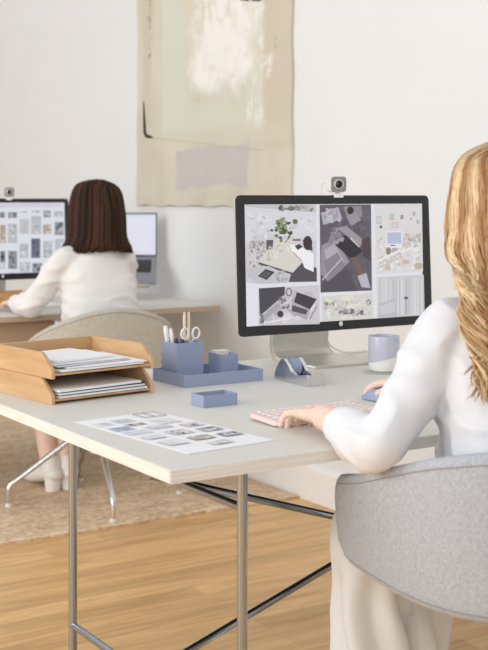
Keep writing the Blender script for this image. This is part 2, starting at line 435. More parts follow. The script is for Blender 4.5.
    bp = nt.nodes.new('ShaderNodeBump'); bp.inputs['Strength'].default_value = .25; bp.inputs['Distance'].default_value = .002; L(nz(140, 3), bp.inputs['Height']); L(bp.outputs[0], b.inputs['Normal'])
    return m
M['canvas'] = canvas_mat()
obj('canvas', cb, M['canvas'], art)
P = Paint(art_at, (-1, 0, 0), 8e-6); P.k = 400
P.line(144, 137, 266, 150.5, .45, (190, 182, 165)); P.line(266, 150.5, 291, 151.5, .35, (198, 190, 173))
P.poly([(143.6, 100), (144.8, 104), (145.6, 128), (147, 134)], (74, 68, 62)); P.poly([(143.6, 100), (147, 134), (144, 134.5), (143.6, 120)], (74, 68, 62))
P.poly([(144, 134), (147, 133.6), (153.5, 137), (153, 138.4), (147, 138)], (62, 56, 52))
for i in range(14): P.ell(150.5+random.gauss(0, .7), random.uniform(0, 62), .45, random.uniform(.8, 2.4), (150, 140, 124), 8, .3)
for i in range(10): P.ell(random.uniform(241, 262), random.uniform(-1.5, .6), random.uniform(1, 3), random.uniform(.5, 1.2), (70, 64, 58), 8, .3)
for i in range(6): P.ell(276+random.gauss(0, .4), random.uniform(28, 48), .3, random.uniform(.6, 1.4), (174, 165, 148), 8, .2)
P.poly([(273.4, 65), (272, 70), (269.6, 79), (268.6, 84), (270.6, 75)], (170, 158, 144))
obj('painted_marks', P.b, vcol_mat('canvas_paint', 0, .9, .1, .05, 70), art, smooth=False)
# ---------------------------------------------------------------- trestle desks
def desk(name, label, x0, y0, x1, y1, top, tube_r, ix, iy, brace=True, fl=0, edge='ply'):
    t = thing(name, label, 'desk', ((x0+x1)/2, (y0+y1)/2, 0))
    th = .022
    obj('tabletop', MB().box((x0, y0, top-th), (x1, y1, top), .0012), M['desktop'], t)
    if brace: obj('dark_reflection_sheet', MB().box((x0+.012, y0+.012, top-th-.0012), (x1-.012, y1-.012, top-th+.0004)), M['black'], t, False)  # unseen dark sheet added so the chrome tubes reflect black
    # ply lipping on the four edges
    e = MB(); k = .0008
    e.box((x0-k, y0-k, top-th-.0004), (x1+k, y0+.004, top-.0016)); e.box((x0-k, y1-.004, top-th-.0004), (x1+k, y1+k, top-.0016))
    e.box((x0-k, y0, top-th-.0004), (x0+.004, y1, top-.0016)); e.box((x1-.004, y0, top-th-.0004), (x1+k, y1, top-.0016))
    obj('edge_band', e, M[edge], t, False)
    xs = (x0+ix, x1-ix); ys = iy
    for x in xs:
        for y in ys:
            obj('leg', MB().tube([(x, y, fl+.012), (x, y, top-th)], tube_r, 16).tube([(x, y, fl), (x, y, fl+.012)], tube_r*1.25, 16).tube([(x, y, top-th-.012), (x, y, top-th)], tube_r*1.15, 16), M['chrome'], t)
        obj('crossbar', MB().tube([(x, ys[0], top-.0995), (x, ys[1], top-.0995)], tube_r*.85, 12), M['chrome'], t)
        obj('crossbar', MB().tube([(x, ys[0], .22), (x, ys[1], .22)], tube_r*.85, 12), M['chrome'], t)
    if brace:
        ym = (ys[0]+ys[1])/2; d = tube_r*.9
        obj('diagonal_brace', MB().tube([(xs[0], ym-d, top-.11), (xs[1], ym-d, .22)], tube_r*.85, 12), M['chrome'], t)
        obj('diagonal_brace', MB().tube([(xs[0], ym+d, .22), (xs[1], ym+d, top-.11)], tube_r*.85, 12), M['chrome'], t)
    return t
DX0, DX1, DY0, DY1 = .974, 2.62, 1.757, 2.835
desk1 = desk('trestle_desk', 'large pale grey desk with plywood edge and chrome tube frame, nearest desk', DX0, DY0, DX1, DY1, DESK, .0095, .18, (1.824, 2.542))
desk2 = desk('trestle_desk', 'far pale desk behind the dark-haired seated woman, against the wall', .62, 4.54, 2.755, 5.36, .72, .0095, .45, (4.98, 5.30), fl=.0145, edge='ply2')
obj('modesty_panel', MB().box((.7, 4.60, .43), (2.0, 4.618, .697), .002), M['panel'], desk2)
# ---------------------------------------------------------------- things on the near desk
def rot_fr(x, y, z, a): return Matrix.Translation((x, y, z)) @ Matrix.Rotation(a, 4, 'Z')
# --- monitor
def fruit(c, s, ux, uz):
    """small emblem: bitten fruit with a leaf"""
    pts = []
    for i in range(40):
        a = 2*PI*i/40
        x = math.cos(a)*.5*(1-.10*math.sin(a)*-1*0) ; z = math.sin(a)*.5
        r = 1+.05*math.cos(2*a+PI)
        x *= r*(1.0+.08*math.sin(a)); z *= r
        if abs(x) < .22 and z > 0: z -= .10*(1-abs(x)/.22)
        if abs(x) < .2 and z < 0: z += .06*(1-abs(x)/.2)
        dx, dz = x-.62, z-.06
        d = math.hypot(dx, dz)
        if d < .24: x, z = .62+dx/d*.24, .06+dz/d*.24
        pts.append((x, z))
    leaf = [(.02, .50), (.04, .62), (.12, .72), (.22, .76), (.20, .64), (.12, .54)]
    return [[c+ux*(p[0]*s)+uz*(p[1]*s) for p in q] for q in (pts, leaf)]
def monitor(name, label, x0, w, y, ztop, h, desk_z, foot_x0, foot_w, foot_y0, foot_y1, tilt=math.radians(2.6)):
    xc = x0+w/2
    t = thing(name, label, 'monitor', (xc, (foot_y0+foot_y1)/2, desk_z))
    # panel frame: a along x, b up (tilted), h backwards
    up = Vector((0, math.sin(tilt), math.cos(tilt))); bk = Vector((0, math.cos(tilt), -math.sin(tilt)))
    o = Vector((x0, y, ztop))-up*h
    fr = Matrix(((1, 0, bk.x, o.x), (0, up.y, bk.y, o.y), (0, up.z, bk.z, o.z), (0, 0, 0, 1)))
    r = .012
    def rr(x0, y0, x1, y1, r, n=6):
        p = []
        for cx, cy, a0 in ((x1-r, y0+r, -90), (x1-r, y1-r, 0), (x0+r, y1-r, 90), (x0+r, y0+r, 180)):
            for k in range(n+1):
                a = math.radians(a0+90*k/n); p.append((cx+r*math.cos(a), cy+r*math.sin(a)))
        return p
    obj('bezel', MB().prism(rr(0, 0, w, h, r), 0, .006, fr, .0015), M['black'], t)
    b = MB()
    b.prism(rr(.0015, .0015, w-.0015, h-.0015, r), .006, .016, fr)
    b.prism(rr(.02, .02, w-.02, h-.02, .03), .016, .030, fr, .005)
    obj('rear_shell', b, M['alu'], t)
    nrm = -bk
    e = MB()
    for q in fruit(o+Vector((w/2, 0, 0))+up*.0165+nrm*.0006, .013, Vector((1, 0, 0)), up): e.add(q, [list(range(len(q)))])
    lg = obj('emblem', e, M['white_pl'], t, False); lg['label'] = 'small white bitten fruit emblem'
    # foot: flat plate bent up into the neck
    prof = []
    zc = desk_z
    yb = foot_y1
    prof = [(foot_y0, zc), (foot_y0, zc+.008), (yb-.06, zc+.009), (yb-.035, zc+.013), (yb-.018, zc+.026), (yb-.010, zc+.045), (yb-.045, ztop-h*.45), (yb-.045-.004, ztop-h*.35),
            (yb-.030, ztop-h*.35), (yb-.004, zc+.10), (yb+.004, zc+.045), (yb, zc+.02), (yb-.01, zc+.003), (yb-.02, zc)]
    nb = MB(); n = len(prof)
    nb.prism(prof, foot_x0, foot_x0+foot_w, Matrix(((0, 0, 1, 0), (1, 0, 0, 0), (0, 1, 0, 0), (0, 0, 0, 1))), .001)
    obj('stand', nb, M['alu'], t, True, angle=50)
    hy = (o+up*(h*.6)+bk*.03).y
    obj('hinge', MB().box((foot_x0+.02, hy-.003, ztop-h*.50), (foot_x0+foot_w-.02, yb-.03, ztop-h*.36), .004), M['alu'], t)
    return t, o, up, bk
mon, mo, mup, mbk = monitor('computer_monitor', 'large black-bezelled monitor on aluminium stand showing photos, beside the mug', 1.6176, .63, 2.5857, 1.1945, .354, DESK, 1.862, .19, 2.588, 2.80)
def scr(px, py): return on_plane(px, py, mo-mbk*.0008, mbk)
# screen outline measured on the panel
P = Paint(scr, -mbk)
BG = (226, 226, 234)
P.poly([(244.6, 204.6), (421.3, 203.6), (423.2, 315.3), (246.6, 326.6)], BG)
# photo: desk with plant
P.poly([(245, 205), (316, 204.6), (316, 213), (245, 207)], (196, 194, 198))
P.clutter(276, 205, 316, 211.5, [(96, 92, 92), (150, 146, 146), (120, 118, 110), (184, 180, 178)], 26, 1, 4)
P.poly([(245.4, 208), (316, 214), (316.4, 281.6), (256, 284), (246, 282)], (206, 204, 208))
P.poly([(246, 209), (316, 214.5), (316, 240), (285, 236), (262, 233), (246, 244)], (216, 215, 220))
P.clutter(247, 212, 275, 240, [(196, 196, 203), (206, 206, 212), (224, 223, 227)], 22, 1.5, 4)
P.clutter(290, 216, 316, 236, [(200, 200, 206), (224, 223, 228)], 14, 1.5, 4)
P.clutter(246, 240, 272, 268, [(160, 157, 157), (178, 175, 175), (196, 193, 194), (212, 209, 211), (140, 137, 138)], 110, .8, 2.6)
P.poly([(258, 262), (274, 240), (292, 239), (302, 256), (302, 262), (293, 274)], (214, 211, 202))
P.poly([(258, 262), (293, 273), (293, 275), (258, 264)], (86, 82, 84))
P.poly([(266, 240), (273, 240), (272, 249), (266, 250)], (92, 90, 94))
P.clutter(264, 244, 300, 262, [(196, 192, 182), (226, 224, 219), (180, 178, 174), (206, 204, 196)], 26, 1, 3)
for i in range(46):
    P.ell(random.gauss(281, 5), random.gauss(228, 5), random.uniform(1, 3), random.uniform(.8, 2.2), random.choice([(118, 130, 96), (92, 104, 74), (150, 158, 128), (134, 144, 116), (70, 78, 60)]), 9, .4)
P.line(287, 239, 291, 231, 1, (74, 72, 60)); P.line(292, 240, 300, 240, 1.5, (80, 74, 72)); P.line(284, 243, 290, 236, .8, (96, 96, 80))
P.poly([(290, 275), (302, 262), (306, 264), (316, 268), (316.3, 281.6), (288, 282)], (82, 79, 86))
P.poly([(289, 244), (298, 246), (306, 250), (313, 254), (313, 272), (304, 268), (300, 258), (292, 254)], (240, 238, 240))
P.ell(307, 243, 4.6, 7.2, (58, 50, 54), 16); P.poly([(302, 240), (311, 243), (312, 251), (304, 248)], (58, 50, 54))
P.line(292, 252, 301, 261, 1.6, (206, 176, 154)); P.poly([(294, 246), (299, 244), (302, 247), (297, 250)], (64, 58, 62))
P.poly([(246, 268), (268, 266), (290, 276), (286, 283), (258, 284), (246, 276)], (196, 195, 200))
P.poly([(257, 276), (265, 269), (274, 272), (266, 280)], (64, 62, 68)); P.poly([(259, 276), (265, 271), (271, 273), (265.5, 278)], (92, 90, 98))
P.clutter(274, 270, 287, 282, [(160, 160, 166), (184, 183, 190), (206, 205, 210)], 16, 1, 3)
# photo: two laptops
P.poly([(257.6, 288), (318.5, 285), (319, 324), (258, 325.6)], (203, 201, 205))
P.clutter(258, 288, 318, 324, [(190, 188, 193), (216, 214, 217), (178, 176, 182)], 30, 3, 8)
P.poly([(258, 288.5), (284, 286.6), (284, 294), (259, 316)], (74, 71, 80))
P.poly([(259, 319), (276, 303), (280, 306), (262, 322)], (168, 166, 172))
P.poly([(296, 292), (316, 299), (309, 309.5), (293, 302)], (66, 63, 70))
P.poly([(289, 312), (293, 302.5), (309, 309.5), (306, 320)], (172, 170, 176)); P.poly([(291.5, 305), (307, 310), (305, 314.6), (291, 311)], (84, 82, 90))
P.ell(279.6, 314, 3.2, 3.4, (62, 60, 66)); P.ell(288, 292, 3, 4.4, (120, 118, 124)); P.ell(288, 292, 1.8, 3, (206, 204, 208))
P.clutter(277, 296, 289, 311, [(118, 116, 122), (146, 144, 150), (92, 90, 96), (206, 204, 208)], 24, 1, 3.4)
P.line(262, 323, 290, 318, 1.3, (232, 231, 234)); P.line(316, 306, 309, 319, 1, (120, 118, 124))
P.clutter(258, 313, 264, 324, [(80, 78, 86), (130, 128, 134)], 8, 1, 3)
# photo: dark overhead laptops
P.poly([(318.6, 204.8), (370, 204.5), (371, 290.5), (319.6, 292.6)], (98, 92, 101))
P.clutter(319, 206, 370, 290, [(90, 84, 93), (106, 100, 109), (94, 89, 98)], 120, 2, 5)
P.poly([(319.6, 213), (337, 207), (341, 219), (322, 225)], (178, 176, 183))
P.clutter(321, 208, 340, 223, [(190, 188, 195), (160, 158, 166), (200, 198, 204)], 14, 1.5, 5)
P.poly([(342, 206.5), (360, 206), (361, 217), (346, 219)], (142, 137, 142)); P.ell(349, 210.5, 3.4, 3.8, (52, 44, 48)); P.poly([(345, 217), (354, 213), (360, 220), (350, 226)], (152, 148, 154))
P.poly([(320, 246), (334, 237), (348, 262), (327, 282), (319.6, 274)], (150, 146, 154)); P.poly([(323, 250), (333, 244), (343, 262), (328, 276)], (176, 173, 180))
P.poly([(322, 262), (336, 252), (344, 265), (328, 280)], (136, 132, 140)); P.line(321, 280, 341, 258, .9, (206, 203, 210))
P.poly([(334, 245), (343.5, 235), (361.5, 250.5), (351, 260)], (48, 44, 52)); P.line(343.5, 235, 361.5, 250.5, .7, (84, 80, 90))
P.poly([(335, 228), (345, 226), (362, 240), (359, 246), (346, 236)], (156, 151, 158)); P.line(349, 238, 358, 247, 1.2, (216, 210, 212)); P.line(352, 240, 356, 240, 1.2, (180, 150, 138))
P.clutter(326, 226, 344, 246, [(120, 114, 122), (160, 156, 163), (136, 132, 140)], 18, 2, 5)
P.poly([(349, 258), (354, 257), (364, 276), (360, 280)], (118, 96, 90)); P.poly([(356, 276), (365, 273), (369, 288), (360, 287)], (184, 182, 194))
P.poly([(360, 240), (368, 236), (370, 262), (362, 256)], (78, 66, 70))
P.poly([(319.4, 286), (345, 268), (356, 290), (319.5, 292)], (84, 78, 88))
# photo: low white shelf
P.poly([(320, 296.5), (371.5, 293), (371.8, 318.6), (320.6, 321.6)], (214, 212, 208))
P.poly([(338, 296), (352, 295), (353, 309), (339, 309)], (226, 221, 206)); P.ell(367, 302.4, 2.4, 3.2, (66, 64, 72))
P.clutter(321, 298, 371, 319, [(204, 201, 198), (230, 228, 224), (190, 187, 186), (210, 208, 208), (224, 219, 209)], 110, .9, 3)
P.clutter(336, 308, 362, 316, [(132, 128, 132), (160, 156, 160), (112, 110, 118), (190, 186, 196)], 26, 1, 3.4)
P.clutter(321, 301, 334, 306, [(150, 140, 124), (186, 178, 166)], 10, .8, 2.4)
# photo: bright desk with a pale screen
P.poly([(373, 204.3), (420, 204), (421, 271.5), (374, 274)], (219, 217, 218))
for x, y, w, h, c in ((377, 220, 5, 8, (190, 189, 192)), (390, 217, 4.5, 6, (184, 182, 182)), (393, 225, 7, 6, (204, 190, 180)), (400, 217, 3, 4, (140, 138, 140)), (412, 214, 3, 4, (176, 174, 176)), (416, 222, 2.6, 3.6, (170, 168, 170)), (379, 227, 2.4, 2.6, (90, 84, 84)), (409, 219, 2, 3, (186, 184, 186))):
    P.rect(x-w/2, y-h/2, x+w/2, y+h/2, c); P.rect(x-w/2+.9, y-h/2+.9, x+w/2-.9, y+h/2-.9, tuple(min(255, v+18) for v in c))
P.clutter(374, 236, 420, 271, [(210, 206, 202), (228, 226, 224), (203, 194, 184), (216, 212, 208), (234, 233, 232)], 150, 1, 3.6)
P.clutter(400, 232, 420, 248, [(190, 184, 178), (210, 203, 196), (172, 167, 164)], 40, .8, 2.4)
P.poly([(383.6, 231.5), (399.6, 231), (400, 247.5), (384, 248)], (232, 231, 234)); P.poly([(384.6, 232.6), (398.6, 232.2), (398.9, 243.6), (384.9, 244)], (186, 191, 216))
P.poly([(390, 248), (395, 248), (396, 252), (389, 252)], (176, 172, 176)); P.ell(386, 251, 2.6, 3.8, (150, 130, 118)); P.line(388, 245.6, 393, 245.4, 1, (84, 80, 88))
for x, y, rx, ry in ((403, 262, 4, 2.6), (416, 266, 4, 3.4), (386, 268, 2.8, 2.6)): P.ell(x, y, rx, ry, random.choice([(202, 188, 172), (192, 176, 158), (186, 172, 158)]), 12, .15)
P.line(374, 262, 398, 250, 2, (236, 234, 232)); P.line(376, 268, 396, 258, 1.4, (196, 192, 190))
# photo: pale curtains
P.poly([(374, 277.2), (421.2, 274.6), (422, 315), (374.8, 318.2)], (203, 203, 205))
for i in range(26):
    x = 375+i*1.8+random.uniform(-.5, .5); P.poly([(x, 278), (x+.9, 278), (x+1.2, 314), (x+.2, 315)], random.choice([(214, 214, 215), (190, 190, 193), (222, 222, 222), (198, 198, 200)]))
P.poly([(376, 304), (392, 298), (395, 316), (375.5, 317.5)], (190, 190, 193)); P.poly([(377, 306), (391, 301), (393, 312), (378, 314)], (204, 204, 206)); P.ell(403.4, 297.8, 2.2, 1.6, (104, 102, 104)); P.line(403.4, 299, 403.6, 314, .8, (150, 150, 152))
P.line(404, 278, 404, 297, .6, (176, 176, 178))
SCREEN = vcol_mat('lit_screen', .99, .3, .3, .02, 160)
obj('screen', P.b, SCREEN, mon, False)
# loose cable behind the stand
cab = obj('power_cable', MB().tube(spline([(2.045, 2.795, .80), (2.075, 2.80, .762), (2.12, 2.79, .7445), (2.16, 2.795, .743), (2.20, 2.80, .743)], 40), .0020, 8), M['cable'], mon)
# --- webcam on top of a monitor
def webcam(label, x, y, z, yaw, s=.042):
    t = thing('webcam', label, 'webcam', (x, y, z))
    fr = Matrix.Translation((x, y, z)) @ Matrix.Rotation(yaw, 4, 'Z')
    def rsq(w, r, n=6):
        p = []
        for cx, cy, a0 in ((w-r, -w+r, -90), (w-r, w-r, 0), (-w+r, w-r, 90), (-w+r, -w+r, 180)):
            for k in range(n+1):
                a = math.radians(a0+90*k/n); p.append((cx+r*math.cos(a), cy+r*math.sin(a)))
        return p
    h = s/2; zc = .008+h
    T = fr @ Matrix(((1, 0, 0, 0), (0, 0, 1, 0), (0, 1, 0, zc), (0, 0, 0, 1)))   # a->x, b->z, h->y
    obj('body', MB().prism(rsq(h, h*.4), -.006, .040, T, .003), M['white_pl'], t)
    fp = obj('face_plate', MB().prism(rsq(h*.96, h*.38), -.010, -.006, T, .001), M['grey_cam'], t)
    ring = MB(); n = 28
    def circ(r, yy): return [T @ Vector((r*math.cos(2*PI*k/n), r*math.sin(2*PI*k/n), yy)) for k in range(n)]
    ring.rings([circ(h*.62, -.0095), circ(h*.62, -.0125), circ(h*.5, -.0135), circ(h*.44, -.011)], True, True)
    obj('lens_ring', ring, M['alu'], t)
    obj('lens', MB().rings([circ(h*.44, -.0108), circ(h*.40, -.0125), circ(h*.22, -.0138), circ(h*.03, -.0142)]), M['black'], t)
    c = MB(); c.box((-.013, -.007, .0012), (.013, .024, .0045), .001, fr); c.box((-.013, -.0085, -.006), (.013, -.0068, .0045), .0006, fr)
    c.box((-.006, .006, .004), (.006, .016, .010), .001, fr); c.box((-.012, .031, -.05), (.012, .036, .003), .001, fr); c.box((-.012, .022, .0012), (.012, .036, .004), .0008, fr)
    obj('clip_mount', c, M['white_pl'], t)
    obj('cable', MB().tube([fr @ p for p in spline([(-.012, .038, .03), (-.03, .05, .034), (-.035, .052, .01), (-.03, .05, -.05), (-.02, .052, -.18)], 24)], .0018, 8), M['cable'], t)
    return t
wp = on_plane(337, 190, Vector((0, 2.59, 0)), Vector((0, 1, 0)))
webcam('silver grey webcam clipped on top of the large near monitor', wp.x, 2.5855, 1.1945, math.radians(-24))
# --- paper trays
TA = math.radians(7.5); TX, TY = 1.061, 2.445
def letter_tray(label, z, hgt):
    t = thing('letter_tray', label, 'paper tray', (TX, TY, z), TA, 'wooden letter trays')
    F = rot_fr(TX, TY, z, TA); w, d, th = .272, .262, .009
    obj('base', MB().box((th, .006, .006), (w-th, d-th, .011), .0008, F), M['oak'], t)
    for x in (0, w-th):
        prof = [(.001, 0), (d, 0), (d, hgt), (.048, hgt), (.040, hgt-.004), (.004, .022), (.001, .014)]
        T = F @ Matrix(((0, 0, 1, x), (1, 0, 0, 0), (0, 1, 0, 0), (0, 0, 0, 1)))
        obj('side_panel', MB().prism(prof, 0, th, T, .0012), M['oak'], t)
    obj('back_panel', MB().box((th, d-th, .0), (w-th, d-.0005, hgt-.002), .001, F), M['oak2'], t)
    return t
M['oak2'] = wood('oak_tray_back', (214, 178, 134), (192, 150, 104), 0, rough=.5, fine=45)
letter_tray('lower oak letter tray resting on the desk, papers inside', DESK, .055)
letter_tray('upper oak letter tray stacked on top, holding loose white papers', DESK+.0555, .055)
F0 = rot_fr(TX, TY, DESK, TA)
def sheet(label, cat, x, y, w, d, z, a, m=None, group=None, curl=0, th=.0012, name='paper_sheet', tilt=0):
    fr = F0 @ Matrix.Translation((x, y, z)) @ Matrix.Rotation(a, 4, 'Z')
    b = MB(); n = 10; top = []; 
    rg = []
    for i in range(n+1):
        t = i/n; zz = curl*max(0, .55-t)**2+tilt*t
        rg.append([fr @ Vector((-w/2, d*t, zz)), fr @ Vector((w/2, d*t, zz)), fr @ Vector((w/2, d*t, zz+th)), fr @ Vector((-w/2, d*t, zz+th))])
    b.rings(rg)
    o = obj(name, b, m or M['paper'], None, True)
    return tag(o, label, cat, group)
G1, G2 = 'papers in the upper tray', 'papers in the lower tray'
sheet('thick stack bottom sheet lying flat in the upper tray', 'paper', .136, .006, .222, .222, .0685, .02, None, G1, th=.0035)
pr = mat('printed_grey_paper', (206, 207, 216), .8, var=.12, vscale=26)
sheet('white sheet at the front of the upper tray, above the bottom stack', 'paper', .150, .010, .205, .20, .0730, -.05, None, G1, th=.0028)
sheet('grey printed sheet peeking out of the upper tray papers', 'paper', .128, .026, .20, .19, .0768, .06, pr, G1, th=.0012)
sheet('white sheet over the printed one in the upper tray', 'paper', .122, .040, .19, .18, .0788, -.03, None, G1, th=.004)
sheet('topmost white sheet of the upper tray pile', 'paper', .120, .050, .165, .17, .0836, .10, None, G1, th=.0045)
sheet('cream bottom sheet in the lower tray', 'paper', .137, .003, .235, .22, .0125, .01, None, G2, th=.004)
dk = mat('grey_card_folder', (128, 130, 138), .7)
sheet('thin grey folder between sheets of the lower tray', 'folder', .14, .006, .225, .22, .0173, -.015, dk, G2, th=.0016, name='card_folder')
sheet('white sheet resting on the grey folder in the lower tray', 'paper', .134, .002, .228, .22, .0195, .02, None, G2, th=.0032)
dk2 = mat('dark_card_folder', (84, 86, 94), .7)
sheet('dark folder edge near the top of the lower tray', 'folder', .140, .007, .222, .21, .0232, -.02, dk2, G2, th=.0018, name='card_folder')
sheet('topmost white sheet in the lower tray', 'paper', .130, .005, .222, .21, .0256, .035, None, G2, th=.005)
# --- blue organiser
OX0, OX1, OY0, OY1 = 1.420, 1.642, 2.500, 2.656
def open_box(b, x0, y0, x1, y1, z0, z1, w, fl=.004):
    def sq(d, z): return [Vector((x0+d, y0+d, z)), Vector((x1-d, y0+d, z)), Vector((x1-d, y1-d, z)), Vector((x0+d, y1-d, z))]
    b.rings([sq(.0006, z0), sq(0, z0+.0006), sq(0, z1-.0005), sq(.0005, z1), sq(w-.0005, z1), sq(w, z1-.0005), sq(w, z0+fl)])
    return b
t = tag(obj('organiser_tray', open_box(MB(), OX0, OY0, OX1, OY1, DESK, DESK+.029, .004), M['blue'], None), 'wide blue desk tray with low rim holding the two blue cups', 'tray')
ZT = DESK+.0045
pc = (1.436, 2.566, 1.511, 2.641)
tag(obj('pen_cup', open_box(MB(), *pc[:2], *pc[2:], ZT, .8365, .0035), M['blue'], None), 'tall square blue pen cup holding white pens and scissors', 'pen cup')
nc = (1.557, 2.553, 1.603, 2.618)
tag(obj('note_cup', open_box(MB(), *nc[:2], *nc[2:], ZT, .803, .003), M['blue'], None), 'short square blue cup holding cream notes, right of the pen cup', 'cup')
tag(obj('note_pad', MB().box((1.561, 2.590, ZT+.0042), (1.599, 2.613, .8085), .0006), M['note'], None), 'cream note pad standing in the short blue cup', 'note pad')
tag(obj('low_blue_box', open_box(MB(), 1.319, 2.239, 1.404, 2.292, DESK, DESK+.026, .0032), M['blue'], None), 'small low open blue box in front of the organiser tray', 'box')
# pens, pencils and scissors
zc0 = ZT+.0045
def pen(name, label, cat, a, b_, r, m, mt, group):
    a = Vector(a); b_ = Vector(b_); d = (b_-a)
    t = thing(name, label, cat, a, 0, group)
    obj('barrel', MB().tube([a, a+d*.82], r, 12), m, t)
    obj('tip' if name == 'pencil' else 'cap', MB().tube([a+d*.82, a+d*.93, b_], [r*1.08, r*1.05, r*.7], 12), mt, t)
    return t
GP = 'writing tools in the blue pen cup'
pen('pen', 'white pen leaning at the left edge of the pen cup', 'pen', (1.452, 2.618, zc0), (1.4415, 2.632, .874), .0055, M['white_pl'], M['white_pl'], GP)
pen('pen', 'white pen second from left in the pen cup', 'pen', (1.462, 2.606, zc0), (1.4490, 2.618, .868), .0045, M['white_pl'], M['white_pl'], GP)
pen('pen', 'dark navy pen standing low in the pen cup', 'pen', (1.464, 2.590, zc0), (1.4530, 2.600, .846), .005, M['navy'], M['navy'], GP)
pen('pen', 'dark navy pen beside the scissors in the pen cup', 'pen', (1.478, 2.584, zc0), (1.4660, 2.592, .8455), .005, M['navy'], M['navy'], GP)
pen('pencil', 'tall cream pencil, left of the tall pair in the pen cup', 'pencil', (1.484, 2.612, zc0), (1.4760, 2.5975, .908), .0036, M['cream'], M['cream'], GP)
pen('pencil', 'tall cream pencil, right of the tall pair in the pen cup', 'pencil', (1.496, 2.612, zc0), (1.4880, 2.5975, .908), .0036, M['cream'], M['cream'], GP)
sc = thing('scissors', 'scissors with two white loop handles standing in the pen cup', 'scissors', (1.492, 2.60, zc0))
bl = MB()
for s in (-1, 1): obj('blade', MB().box((1.492-.004+s*.003, 2.599+s*.0012-.0008, zc0), (1.492+.004+s*.003, 2.599+s*.0012+.0008, .828), .0004), M['steel_legs'], sc)
for s in (-1, 1):
    c = Vector((1.485+s*.0155, 2.584, .857)); pts = [c+Vector((.0100*math.cos(a), 0, .0130*math.sin(a))) for a in [2*PI*k/24 for k in range(25)]]
    h = MB().tube(pts, .0026, 8); h.tube([(1.492-s*.002, 2.599, .815), (1.489+s*.003, 2.590, .835), c+Vector((-s*.005, 0, -.014))], .0026, 8)
    obj('handle', h, M['white_pl'], sc)
# --- tape dispenser
td = thing('tape_dispenser', 'polished silver tape dispenser with a dark tape roll, in front of the monitor stand', 'tape dispenser', (1.703, 2.43, DESK))
prof = [(0, 0), (.142, 0), (.142, .012), (.136, .026), (.124, .043), (.110, .0555), (.100, .0555), (.086, .044), (.070, .026), (.056, .019), (.040, .020), (.020, .0245), (.004, .0265), (0, .026)]
T = Matrix(((0, 0, 1, 1.676), (1, 0, 0, 2.360), (0, 1, 0, DESK+.0005), (0, 0, 0, 1)))
obj('body', MB().prism(prof, 0, .010, T, .0012).prism(prof, .044, .054, T, .0012).prism([(0, 0), (.142, 0), (.142, .012), (.136, .02), (.06, .012), (.04, .018), (0, .024)], .0098, .0442, T), M['steel_legs'], td)
rl = MB(); n = 32; cc = Vector((0, 2.360+.101, DESK+.034))
def circ2(r, x): return [cc+Vector((x, r*math.cos(2*PI*k/n), r*math.sin(2*PI*k/n))) for k in range(n)]
rl.rings([circ2(.012, 1.689), circ2(.0215, 1.689), circ2(.0215, 1.717), circ2(.012, 1.717)], False, False)
rl.rings([circ2(.012, 1.717), circ2(.012, 1.689)], False, False)
obj('tape_roll', rl, M['blue'], td)
obj('axle', MB().rings([circ2(.0118, 1.6865), circ2(.0118, 1.7195)]), M['black'], td)
obj('cutter', MB().box((1.686, 2.3585, DESK+.024), (1.720, 2.3605, DESK+.0315), .0004), M['steel_legs'], td)
# --- coaster and mug
tag(obj('coaster', MB().lathe([(.001, DESK), (.052, DESK), (.053, DESK+.0015), (.052, DESK+.003), (.001, DESK+.003)], (1.985, 2.456, 0), 48), M['glassy'], None), 'thin grey-green round coaster under the lavender mug', 'coaster')
mg = thing('mug', 'lavender and white glazed mug with a handle, right of the monitor stand', 'mug', (1.985, 2.456, DESK+.003))
def mug_mat():
    m, nt, b = newmat('dipped_glaze'); b.inputs['Roughness'].default_value = .25; b.inputs['Coat Weight'].default_value = .2
    tc = nt.nodes.new('ShaderNodeTexCoord'); sp = nt.nodes.new('ShaderNodeSeparateXYZ'); nt.links.new(tc.outputs['Object'], sp.inputs[0])
    # glaze line slants: z + k*(x*.84 - y*.54) against a threshold
    a = nt.nodes.new('ShaderNodeMath'); a.operation = 'MULTIPLY_ADD'; a.inputs[1].default_value = -.22; nt.links.new(sp.outputs['X'], a.inputs[0]); nt.links.new(sp.outputs['Z'], a.inputs[2])
    a2 = nt.nodes.new('ShaderNodeMath'); a2.operation = 'MULTIPLY_ADD'; a2.inputs[1].default_value = .14; nt.links.new(sp.outputs['Y'], a2.inputs[0]); nt.links.new(a.outputs[0], a2.inputs[2])
    r = nt.nodes.new('ShaderNodeMapRange'); r.inputs['From Min'].default_value = .0315; r.inputs['From Max'].default_value = .0335; nt.links.new(a2.outputs[0], r.inputs['Value'])
    n = nt.nodes.new('ShaderNodeTexNoise'); n.inputs['Scale'].default_value = 60; nt.links.new(tc.outputs['Object'], n.inputs['Vector'])
    cr = nt.nodes.new('ShaderNodeValToRGB'); cr.color_ramp.elements[0].color = (*lin((184, 185, 203)), 1); cr.color_ramp.elements[1].color = (*lin((204, 204, 217)), 1); nt.links.new(n.outputs['Fac'], cr.inputs['Fac'])
    mx = nt.nodes.new('ShaderNodeMix'); mx.data_type = 'RGBA'; nt.links.new(r.outputs[0], mx.inputs['Factor'])
    mx.inputs[6].default_value = (*lin((238, 236, 232)), 1); nt.links.new(cr.outputs['Color'], mx.inputs[7]); nt.links.new(mx.outputs[2], b.inputs['Base Color'])
    return m
MUG = mug_mat(); zb = DESK+.0032
obj('body', MB().lathe([(.001, zb), (.034, zb), (.0385, zb+.004), (.040, zb+.012), (.0402, zb+.088), (.0395, zb+.0905), (.0375, zb+.0895), (.0365, zb+.08), (.036, zb+.012), (.033, zb+.006), (.001, zb+.005)], (1.985, 2.456, 0), 48), MUG, mg)
hd = Vector((.90, .44, 0)).normalized(); hc = Vector((1.985, 2.456, zb+.050))
